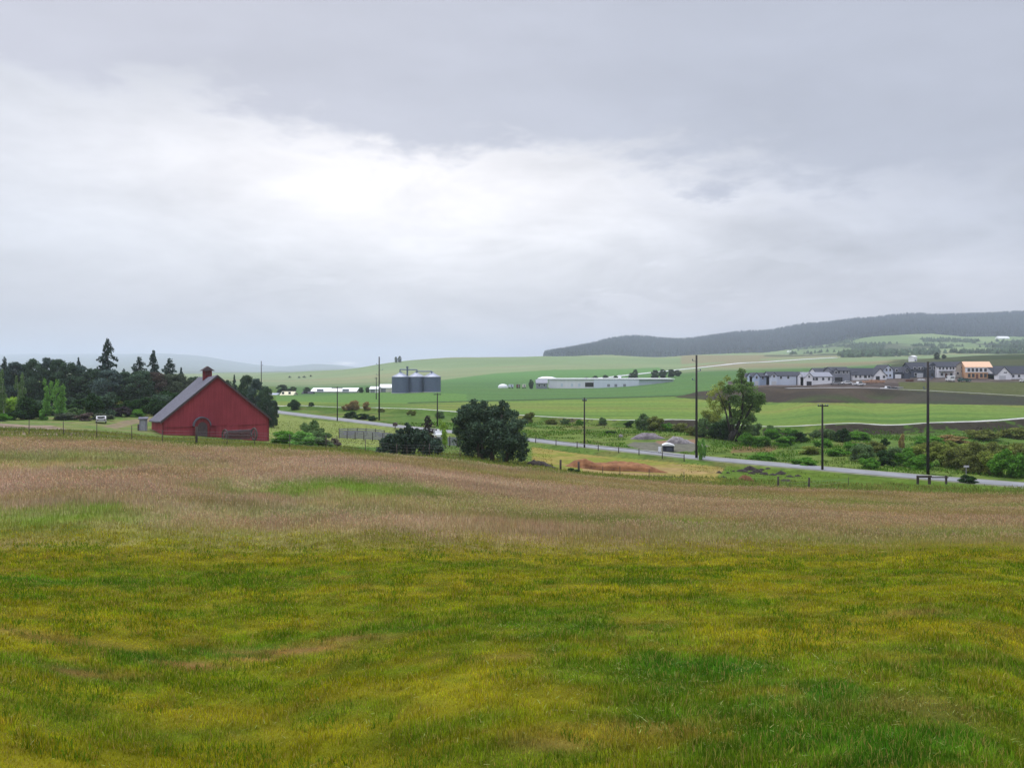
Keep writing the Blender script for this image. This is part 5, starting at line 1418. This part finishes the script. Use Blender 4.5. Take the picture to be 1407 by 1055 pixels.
pole(1275, 98, 497, 'tallest dark pole at the right, before the slate house', ins=((.8, -.5), (2.2, .5), (3.4, -.5)), r=.19)
pole(521, 199, 490, 'tall pole left of the grain bins', ins=((2.0, -.7), (3.4, .9), (4.6, -.7)), r=.20)
pole(463.5, 192, 531, 'short pole with wide crossarm left of the grain bins', arms=((.35, 2.6),), r=.15)
pole(601, 178, 540, 'short pole standing before the right-hand grain bin', arms=((.3, 1.6),), r=.16)
pole(803, 128, 546, 'short pole by the road above the red earth heap', r=.15, arms=((.5, .7),))
pole(1130, 100, 555, 'short pole between the cottonwood and the right-hand tall pole', arms=((.25, 1.3),), r=.15)
pole(359, 262, 496, 'thin pole rising behind the pines right of the barn', ins=((1.5, .5),), r=.16)
pole(517, 330, 518, 'faint grey pole just left of the tall pole by the bins', r=.20, arms=((.6, 1.2),))
for k, p in enumerate(((400, 405, 532), (449, 430, 534))): pass

# -- grain bins
G_BIN = 'grain bins'
dB = 412
for i, (px, lab) in enumerate(((550.5, 'left steel grain bin'), (572, 'middle steel grain bin'), (593.5, 'right steel grain bin'))):
    dd = dB + (0, 2.5, 1)[i]; x, y, z = spot(px, dd); R = 11.9 / F * dd; h = zof(517.5, dd) - z; ht = zof(511.8, dd) - z
    e = empty('grain_bin', (x, y, z)); tag(e, 'round corrugated ' + lab + ' with conical roof', 'grain bin', G_BIN)
    prof = [(R, -.3)]
    nr = 26
    for k in range(nr):
        zz = h * k / nr; prof += [(R, zz), (R + .05, zz + h / nr * .5)]
    prof += [(R, h)]
    MB().lathe(prof, n=40).build('wall', M_STEEL, e)
    b = MB()
    for k in range(16):
        t = 2 * pi * k / 16; b.tube((R * 1.01 * cos(t), R * 1.01 * sin(t), 0), (R * 1.01 * cos(t), R * 1.01 * sin(t), h), .07, n=4)
    b.build('stiffeners', M_STEEL, e)
    MB().lathe([(R * 1.05, h - .02), (R * .55, h + (ht - h) * .5), (R * .2, ht - .1), (R * .16, ht), (R * .16, ht + .4), (.02, ht + .5)], n=40).build('roof', M_ROOFST, e, False)
    MB().lathe([(R + .35, -.3), (R + .35, .25), (R, .26)], n=40).build('foundation', M_CONC, e)
# conveyor on top
x0, y0, z0 = spot(572, dB - 1); e = empty('grain_conveyor', (x0, y0, z0)); tag(e, 'overhead conveyor and elevator leg spanning the grain bins', 'conveyor')
def cx(px, py): return (xof(px, dB) - x0, 1.0, zof(py, dB) - z0)
MB().tube(cx(559.7, 541), cx(559.7, 504), .42, n=4).box(cx(559.7, 504.5), (1.1, .8, .8)).build('elevator_leg', M_STEEL, e)
MB().tube(cx(549.5, 507.6), cx(573.5, 508), .3, n=4).build('catwalk', M_STEEL, e)
MB().tube(cx(572, 510.2), cx(593.5, 510.2), .28, n=4).build('catwalk', M_STEEL, e)
for px, a, b in ((549.7, 507.6, 512.5), (573, 508, 512.5), (593, 510.2, 512.5)):
    MB().tube(cx(px, a), cx(px, b), .32, n=6).build('downspout', M_STEEL, e)

# -- houses
def house(label, px0, px1, d, ye, yr, dep, wm, rm, axis='x', yaw=0.0, wins=(), doors=(), wings=(), name='house', cat='house', group='new houses on the building site', oh=.35, hw=None, upper=None, yb=None):
    pc = (px0 + px1) / 2; x0, y0, z0 = spot(pc, d)
    if yb: z0 = min(z0, zof(yb, d))
    e = empty(name, (x0, y0, z0), yaw); tag(e, label, cat, group)
    w = (px1 - px0) / F * d / max(.5, cos(yaw)); he = zof(ye, d) - z0; hr = zof(yr, d) - z0
    wall = MB(); roof = MB()
    def block(xa, xb, ya, yb_, he, hr, ax, first=True):
        if ax == 'x':
            my = (ya + yb_) / 2
            wall.add([(xa, ya, -.8), (xa, yb_, -.8), (xa, yb_, he), (xa, my, hr), (xa, ya, he), (xb, ya, -.8), (xb, yb_, -.8), (xb, yb_, he), (xb, my, hr), (xb, ya, he)],
                     [(0, 4, 3, 2, 1), (5, 6, 7, 8, 9), (0, 5, 9, 4), (1, 2, 7, 6), (4, 9, 8, 3), (3, 8, 7, 2)])
            s = (hr - he) / ((yb_ - ya) / 2)
            for y1, y2, z1, z2 in ((ya - oh, my, he - s * oh, hr), (yb_ + oh, my, he - s * oh, hr)):
                roof.add([(xa - oh, y1, z1 + .04), (xb + oh, y1, z1 + .04), (xb + oh, y2, z2 + .04), (xa - oh, y2, z2 + .04), (xa - oh, y1, z1 + .26), (xb + oh, y1, z1 + .26), (xb + oh, y2, z2 + .26), (xa - oh, y2, z2 + .26)],
                         [(0, 1, 2, 3), (7, 6, 5, 4), (0, 4, 5, 1), (1, 5, 6, 2), (2, 6, 7, 3), (3, 7, 4, 0)])
        else:
            mx = (xa + xb) / 2
            wall.add([(xa, ya, -.8), (xb, ya, -.8), (xb, ya, he), (mx, ya, hr), (xa, ya, he), (xa, yb_, -.8), (xb, yb_, -.8), (xb, yb_, he), (mx, yb_, hr), (xa, yb_, he)],
                     [(0, 1, 2, 3, 4), (9, 8, 7, 6, 5), (0, 4, 9, 5), (1, 6, 7, 2), (4, 3, 8, 9), (3, 2, 7, 8)])
            s = (hr - he) / ((xb - xa) / 2)
            for x1, x2, z1, z2 in ((xa - oh, mx, he - s * oh, hr), (xb + oh, mx, he - s * oh, hr)):
                roof.add([(x1, ya - oh, z1 + .04), (x1, yb_ + oh, z1 + .04), (x2, yb_ + oh, z2 + .04), (x2, ya - oh, z2 + .04), (x1, ya - oh, z1 + .26), (x1, yb_ + oh, z1 + .26), (x2, yb_ + oh, z2 + .26), (x2, ya - oh, z2 + .26)],
                         [(0, 1, 2, 3), (7, 6, 5, 4), (0, 4, 5, 1), (1, 5, 6, 2), (2, 6, 7, 3), (3, 7, 4, 0)])
    block(-w / 2, w / 2, 0, dep, he, hr, axis)
    fronts = {0: 0.0}
    for (qa, qb, yee, yrr, proj) in wings:
        za, zb_ = xof(qa, d) - x0, xof(qb, d) - x0
        block(za, zb_, -proj, dep * .5, zof(yee, d) - z0, zof(yrr, d) - z0, 'y')
    wall.build('wall', wm, e); roof.build('roof', rm, e)
    if upper:
        um, z_lo = upper
        MB().box((0, -.02, (z_lo + he) / 2), (w + .05, .05, he - z_lo - .05)).build('house_wrap', um, e)
    for (qx, vz, ww, hh, *r) in wins:
        yy = -(r[0] if r else 0.0); xx = xof(qx, d) - x0
        f = MB().box((xx, yy - .05, vz), (ww + .22, .08, hh + .22)).build('window', M_WHITE if not upper else M_OPEN, e)
        MB().box((xx, yy - .10, vz), (ww, .05, hh)).build('pane', M_GLASS, f)
    for (qx, ww, hh, mm, nm, *r) in doors:
        yy = -(r[0] if r else 0.0); xx = xof(qx, d) - x0
        MB().box((xx, yy - .05, hh / 2 - .05), (ww, .09, hh + .1)).build(nm, mm, e)
    return e
house('small cream cottage half hidden behind the cottonwood crown', 1025, 1036, 395, 519, 513.5, 8, M_CREAM, M_DROOF, wins=[(1029, 2.2, 1, 1.2)])
house('light blue house with pale gable end right of the cottonwood', 1033.5, 1057, 385, 517.5, 512.8, 8.5, M_BLUE, M_DROOF, wings=[(1033.5, 1042, 517, 512.5, 2)], wins=[(1048, 3.6, 1.0, 1.3), (1037.8, 3.8, .9, 1.3, 2)], doors=[(1037.8, 1.6, 2.1, M_GARAGE, 'garage_door', 2)])
house('long blue-grey house with tall narrow pale gable', 1057, 1094, 380, 516.2, 511.2, 9, M_PALEB, M_DROOF, wings=[(1057, 1066, 516.5, 512.5, 2.2)], wins=[(1061.5, 4.3, .9, 1.2, 2.2), (1073, 3.6, 1.0, 1.2), (1083, 3.6, 1.0, 1.2)], doors=[(1061.5, 2.2, 1.9, M_GARAGE, 'garage_door', 2.2)])
house('dark low house squeezed between blue-grey and white houses', 1094, 1106, 392, 516.5, 511.5, 9, M_DARKS, M_DROOF, wins=[(1098, 2.4, 1, 1.2)])
house('white house with round gable window over a dark garage', 1104, 1143, 372, 517.5, 512, 8, M_WHITE, M_GREYS, wings=[(1104, 1114, 517.5, 512.2, 2.5)], wins=[(1109, 4.1, .8, .9, 2.5), (1118, 3.0, .9, 1.2), (1122, 3.0, 1.2, 1.3), (1139, 3.0, .9, 1.3), (1131, 3.0, 1.0, 1.2)], doors=[(1109, 2.3, 1.9, M_OPEN, 'garage_door', 2.5)], yb=529.5)
house('white gabled house behind the round-windowed white one', 1121, 1142, 402, 511.5, 506.3, 9, M_WHITE, M_DROOF, wings=[(1133, 1142, 512, 505.5, 1.5)], wins=[(1138, 4.6, .9, 1.1, 1.5)])
house('dark grey two-storey house with hipped charcoal roof', 1143, 1168, 392, 509.5, 504.8, 10, M_GREYS, M_DROOF, wings=[(1143.5, 1150, 511, 506.5, 1.5)], wins=[(1153, 4.6, 1.1, 1.3), (1159, 4.6, 1.1, 1.3), (1164, 4.6, .9, 1.2), (1147, 4.4, 1, 1.2, 1.5)], doors=[(1149, 2.4, 2.1, M_OPEN, 'garage_door', 1.5), (1156, 1.0, 2.1, M_OPEN, 'door')])
house('slate-roofed house end between dark grey house and white bungalow', 1167, 1177, 400, 511.5, 507, 9, M_DARKS, M_DROOF, wins=[(1171, 3.4, 1, 1.2)])
house('long low white bungalow with broad dark gable', 1171.5, 1215, 398, 515.3, 506.3, 11, M_WHITE, M_DROOF, wings=[(1198, 1215.5, 516.2, 506.8, 2.0)], wins=[(1176, 1.5, 1.0, 1.2), (1182, 1.5, 1.0, 1.2), (1189, 1.4, 1.4, 1.3), (1194, 1.5, 1.0, 1.2), (1212, 1.4, 1.2, 1.2, 2)], doors=[(1203.5, 1.9, 1.7, M_OPEN, 'door', 2)])
house('pale blue-grey house with plain tall gable facing the valley', 1214, 1227, 403, 508, 501.8, 12, M_PALEB, M_DROOF, axis='y', wins=[(1218, 4.4, .9, 1.3), (1223, 4.4, .9, 1.3), (1218, 1.6, .9, 1.2), (1223, 1.6, .9, 1.2)])
house('slate house with white garage door and small gabled porch', 1227, 1248, 404, 511.5, 504.5, 10, M_DARKS, M_DROOF, wings=[(1240.5, 1248, 511.8, 506, 1.5)], wins=[(1232, 4.0, 1, 1.2), (1244, 3.6, .9, 1.1, 1.5)], doors=[(1234, 3.0, 2.0, M_WHITE, 'garage_door')])
house('dark slate two-storey house behind the tallest pole', 1252, 1288, 408, 507.5, 498.5, 11, M_DARKS, M_DROOF, wings=[(1271, 1286, 505, 498.6, 2)], wins=[(1257, 4.5, 1.1, 1.3), (1263, 4.5, 1.1, 1.3), (1267, 4.5, 1.1, 1.3), (1275, 4.8, 1.1, 1.4, 2), (1281, 4.8, 1.1, 1.4, 2), (1258, 1.6, 1.2, 1.4)], doors=[(1264, 3.2, 2.2, M_GARAGE, 'garage_door'), (1278, 1.1, 2.2, M_OPEN, 'door', 2)])
house('white two-storey house with five upper windows and dark porch', 1287.5, 1313, 404, 504.3, 497.6, 10, M_WHITE, M_DROOF, wins=[(1291.5, 4.6, .9, 1.2), (1296, 4.6, .9, 1.2), (1301, 4.6, .9, 1.2), (1306, 4.6, .9, 1.2), (1310, 4.6, .9, 1.2), (1294, 1.6, 1.2, 1.4), (1307, 1.6, 1.2, 1.4)], doors=[(1300, 1.1, 2.1, M_DOOR, 'door')], wings=[])
x, y, z = spot(1300.5, 402); o = MB().box((0, -1.0, 3.15), (7.6, 2.2, .22)).build('porch_roof', M_DROOF); h_ = [q for q in COL.objects if q.get('label', '').startswith('white two-storey')][0]; o.parent = h_
o.location = (0, 0, 0)
house('taupe house with pale gable left of the raw timber house', 1311.5, 1328, 405, 504.5, 497.5, 12, M_TAUPE, M_DROOF, axis='y', wins=[(1322, 4.9, 1, 1.2), (1325.5, 4.9, .8, 1.2), (1322, 3.0, 1, .9), (1316, 2.0, 1, 1.2)])
house('unfinished house with tan sheathed roof and white-wrapped upper storey', 1328.5, 1361, 398, 504.8, 497.3, 10, M_OSB, M_OSBR, wins=[(1332.5, 4.2, .95, 1.4), (1337.5, 4.2, .95, 1.4), (1342.5, 4.2, .95, 1.4), (1347.5, 4.2, .95, 1.4), (1353, 4.2, .95, 1.4), (1333, 1.5, .95, 1.6), (1338, 1.5, .95, 1.6), (1348, 1.5, .95, 1.6), (1353, 1.5, .95, 1.6)],
      doors=[(1342.7, 1.1, 2.3, M_DOOR, 'door')], upper=(M_WHITE, 3.0), yaw=radians(-14), oh=.2)
house('white house with steep entrance gable and navy roof at the right edge', 1366, 1425, 392, 513.3, 503.5, 12, M_WHITE, M_DROOF, wings=[(1366, 1385, 514, 504.6, 2.5)], wins=[(1377, 3.2, 1.6, .5, 2.5), (1392, 1.5, 1.1, 1.2), (1400, 1.5, 1.1, 1.2)], doors=[(1373, 3.2, 1.7, M_GARAGE, 'garage_door', 2.5)])
# farm buildings across the valley
GF = 'farm buildings in the far valley'
house('long low white-roofed shed left of the grain bins', 427, 489, 425, 538.2, 533.8, 14, mat('tan_panels', (.42, .42, .36), .8, .1, 1), M_TANK, name='farm_shed', cat='shed', group=GF, doors=[(440, 3.5, 2.0, M_GREYS, 'door'), (475, 3.5, 2.0, M_GREYS, 'door')])
house('farmhouse with pale yellow gable roof under dark trees', 385, 402, 380, 543.5, 538.8, 9, M_CREAM, mat('pale_yellow_roof', (.62, .58, .40), .8, .08, 1), name='farmhouse', group=GF, wins=[(389, 1.0, 1, 1), (398, 1.0, 1, 1)])
house('low white shed at the left of the pale-roofed farmhouse', 366, 380, 385, 543, 541, 8, M_WHITE, M_ROOFST, name='farm_shed', cat='shed', group=GF, doors=[(371, 2, 1.2, M_GREYS, 'door')])
house('dark-roofed small shed right of the pale-roofed farmhouse', 415, 427, 400, 541, 538.6, 7, M_GREYS, M_DROOF, name='farm_shed', cat='shed', group=GF, doors=[(420, 2, 1.2, M_OPEN, 'door')])
house('white farm shed just left of the grain bins', 508, 520, 425, 534.8, 531.8, 10, M_WHITE, M_TANK, name='farm_shed', cat='shed', group=GF, doors=[(512, 2.4, 2, M_GREYS, 'door')])
house('long pale shed roof touching the left grain bin', 521, 537, 432, 533, 528.8, 12, M_CREAM, M_TANK, name='farm_shed', cat='shed', group=GF, doors=[(527, 2.4, 2, M_GREYS, 'door')])
# warehouse
def warehouse():
    d = 478; x0, y0, z0 = spot(800, d); e = empty('warehouse', (x0, y0, z0)); tag(e, 'long low white warehouse across the fields', 'warehouse', GF)
    X = lambda px: xof(px, d) - x0
    Zt = lambda py: zof(py, d) - z0
    b = MB()
    b.box(((X(755) + X(816)) / 2, 10, Zt(521.3) / 2 - 1), (X(816) - X(755), 20, Zt(521.3) + 2))
    b.build('wall', mat('lilac_white_panels', (.78, .77, .83), .7, .06, .25, stretch=(2, 1, .1)), e)
    MB().box(((X(816) + X(878)) / 2 + .01, 9.5, Zt(521.6) / 2 - 1), (X(878) - X(816), 20, Zt(521.6) + 2)).build('annexe', mat('blue_white_panels', (.66, .70, .80), .7, .06, .25, stretch=(2, 1, .1)), e)
    MB().box(((X(878) + X(926)) / 2 + .01, 11, Zt(522) / 2 - 1), (X(926) - X(878), 20, Zt(522) + 2)).build('annexe', M_PALEB, e)
    MB().box(((X(753) + X(927)) / 2, 10, Zt(520.7) + .03), (X(927) - X(753), 21.5, .45)).build('roof', M_TANK, e)
    MB().box(((X(804) + X(815.5)) / 2, -.05, Zt(528.5)), (X(815.5) - X(804), .16, 2.6)).build('dock_door', M_OPEN, e)
    for px in (772, 786, 796): MB().box((X(px), -.04, Zt(529)), (1.3, .14, 1.8)).build('door', M_PALEB, e)
    for px in (836, 846, 858): MB().box((X(px), -.54, Zt(529.5)), (1.6, .14, 1.6)).build('door', M_GREYS, e)
    MB().box((X(854), 8, Zt(518) - .6), (1.6, 1.6, 3.2)).build('vent', M_TANK, e)
    MB().lathe([(X(760) - X(746) , Zt(521) - .3), ((X(760) - X(746)) * .9, Zt(519.5)), ((X(760) - X(746)) * .5, Zt(518)), (.1, Zt(517.6))], (X(753), 14, 0), 24).build('dome', M_TANK, e, True)
warehouse()
house('grey-roofed house at the left end of the warehouse', 737, 752, 470, 526.5, 522, 9, M_GREYS, M_GREYS, name='farmhouse', group=GF, wins=[(741, 2, 1.2, 1.2), (748, 2, 1.2, 1.2)])
x, y, z = spot(691, 485); simple('storage_tank', M_TANK, MB().lathe([(2.9, -.3), (3.0, .3), (2.9, 1.2), (2.2, 2.0), (1.0, 2.4), (.1, 2.5)], n=20), 'low white domed tank in the green field left of the warehouse', 'tank', loc=(x, y, z), smooth=True)
for px, w, m, lab in ((702, 7, M_PALEB, 'pale trailer parked right of the white domed tank'), (712, 5, M_DOOR, 'rusty red trailer left of the warehouse tree'), (720, 5, M_CREAM, 'cream trailer left of the warehouse tree')):
    x, y, z = spot(px, 480); L_ = w / F * 480; e = empty('trailer', (x, y, z)); tag(e, lab, 'trailer', GF)
    MB().box((0, 0, 1.5), (L_, 2.2, 1.7)).build('body', m, e)
    for s in (-.3, .3): MB().tube((s * L_, -1.15, .4), (s * L_, -.85, .4), .42, n=12).build('wheel', M_TIRE, e)
    MB().box((L_ * .1, -1.13, 1.5), (.7, .06, 1.4)).build('door', M_GREYS, e)
for px, d, py, w, lab in ((1085, 2150, 485.5, 5, 'tiny white farmhouse below the forested mountain edge'), (1258, 705, 492, 4, 'small white cabin on the dark slope above the slate house'), (1380, 2150, 466, 15, 'white barn high on the right-hand hillside')):
    house(lab, px - w / 2, px + w / 2, d, py - 1.4, py - 3.2 if w < 10 else py - 4.0, 10 if w < 10 else 18, M_WHITE, M_TANK, name='hill_house', group='white buildings on the hills', doors=[(px, 1.2, 1.6, M_GREYS, 'door')])

# -- vehicles
def car(px, d, yaw, body, label, kind='car', cat='car', s=1.0, base=None):
    x, y, z = spot(px, d); e = empty({'van': 'parked_van', 'truck': 'parked_truck'}.get(kind, 'parked_car'), (x, y, z), yaw); tag(e, label, cat, 'vehicles parked in view'); e.scale = (s, s, s)
    if kind == 'truck':
        prof = [(-2.6, .45), (2.6, .45), (2.65, .95), (1.5, 1.05), (.95, 1.75), (-.55, 1.78), (-.65, 1.1), (-2.6, 1.1)]; glass = [(.90, 1.08), (1.35, 1.08), (.88, 1.65), (-.45, 1.68), (-.5, 1.08)]
    elif kind == 'van':
        prof = [(-2.5, .4), (2.5, .4), (2.55, 1.0), (2.0, 1.2), (1.5, 2.1), (-2.4, 2.15), (-2.5, 1.9)]; glass = [(.4, 1.25), (1.8, 1.25), (1.4, 1.95), (.4, 1.95)]
    else:
        prof = [(-2.2, .4), (2.2, .4), (2.25, .8), (1.2, .98), (.6, 1.42), (-1.1, 1.46), (-1.8, 1.02), (-2.25, .95)]; glass = [(-1.5, 1.0), (1.0, 1.0), (.5, 1.36), (-1.0, 1.39)]
    b = MB().prism(prof, -.88, .88).build('body', body, e)
    g = MB().prism(glass, -.90, .90).build('side_window', M_GLASS, e)
    ws = {'van': (1.5, 2.0), 'truck': (1.2, 1.5)}.get(kind, (.9, 1.3))
    f = prof[3:5]; MB().add([(f[0][0] + .03, -.75, f[0][1] + .05), (f[0][0] + .03, .75, f[0][1] + .05), (f[1][0] + .05, .7, f[1][1] - .04), (f[1][0] + .05, -.7, f[1][1] - .04)], [(0, 1, 2, 3)]).build('windscreen', M_GLASS, e)
    xr, zr = prof[0][0] - .06, (1.15, 1.35) if kind != 'van' else (1.3, 1.8)
    if kind != 'truck': MB().box((-1.62 if kind == 'car' else -2.49, 0, sum(zr) / 2 + (0 if kind == 'van' else .05)), (.5 if kind == 'car' else .06, 1.3, zr[1] - zr[0])).build('rear_window', M_GLASS, e)
    for wx in (-1.45, 1.5):
        for wy in (-.82, .82):
            w = MB().tube((wx, wy - .12, .36), (wx, wy + .12, .36), .37, n=16).build('wheel', M_TIRE, e)
            MB().tube((wx, wy * 1.16 - .02, .36), (wx, wy * 1.16 + .02, .36), .2, n=10).build('rim', M_RIM, w)
    for wy in (-.6, .6): MB().box((prof[1][0] + .03, wy, .72), (.08, .35, .16)).build('headlight', M_TANK, e)
    for wy in (-.6, .6): MB().box((prof[0][0] - .02, wy, .78), (.07, .25, .18)).build('taillight', M_DOOR, e)
    return e
P_WHITE = mat('white_car_paint', (.78, .79, .80), .3, .03, 1, spec=.5); P_GREEN = mat('green_car_paint', (.02, .09, .07), .3, .1, 1, spec=.5); P_BLACK = mat('black_car_paint', (.015, .016, .02), .3, .1, 1, spec=.5)
car(139, 129, radians(117), mat('off_white_paint', (.42, .43, .45), .35, .05, 1, spec=.4), 'pale car parked on the grass before the wood', s=.8)
car(1180, 345, radians(5), P_WHITE, 'white pickup by the orange lumber stacks', 'truck', 'pickup')
car(1163, 350, radians(176), P_WHITE, 'low white car left of the white pickup')
car(1219, 340, radians(2), P_WHITE, 'white-nosed pickup right of the lumber stacks', 'truck', 'pickup')
car(1226, 338, radians(182), P_BLACK, 'black car tight behind the white-nosed pickup')
car(1148, 347, radians(170), mat('grey_car_paint', (.3, .31, .33), .3, .05, 1, spec=.5), 'silver car at the kerb below the dark grey house')
car(1305.5, 378, radians(80), P_WHITE, 'white van below the two-storey white house', 'van', 'van', 1.25)
car(1325, 376, radians(4), P_GREEN, 'dark green car below the taupe house', s=1.25)
car(1408, 372, radians(10), P_WHITE, 'white car at the right edge below the navy-roofed house')
car(571, 121, radians(20), P_WHITE, 'white car partly hidden behind the wide juniper')
car(601, 138, radians(100), P_WHITE, 'white pickup glimpsed between purple tree and lime tree', 'truck', 'pickup', .85)

# -- lumber and pallets on the site
M_LUMB = mat('fresh_lumber', (.52, .30, .19), .8, .2, 3, stretch=(.2, 3, 6))
for i, (px, d, w, hh, lab, mm) in enumerate([(1190, 372, 9, 1.0, 'low stack of fresh lumber nearest the white pickup', M_LUMB), (1200, 374, 10, 1.5, 'larger orange lumber stack below the white bungalow', M_LUMB), (1211, 376, 8, 1.3, 'orange lumber stack at the right below the bungalow gable', M_LUMB), (1250, 384, 9, 1.1, 'brown board stack below the slate garage house', M_DOOR), (1266, 388, 7, .9, 'white wrapped material stack beside the tallest pole', M_TANK), (1235, 350, 9, .8, 'grey pipe stack below the pale tall gable', M_CONC)]):
    x, y, z = spot(px, d); L_ = w / F * d; e = empty('lumber_stack', (x, y, z), radians(random.uniform(-12, 12))); tag(e, lab, 'lumber stack', 'building materials on the site')
    n = int(hh / .28)
    for k in range(n): MB().box((.06 * (k % 2), 0, .2 + k * .28), (L_ * (1 - .05 * (k % 3)), 2.2, .22)).build('bundle', mm, e)
    b = MB()
    for k in range(n + 1):
        for s in (-.35, .35): b.box((s * L_, 0, .045 + k * .28), (.12, 2.3, .056))
    b.build('bearers', M_WOOD, e)
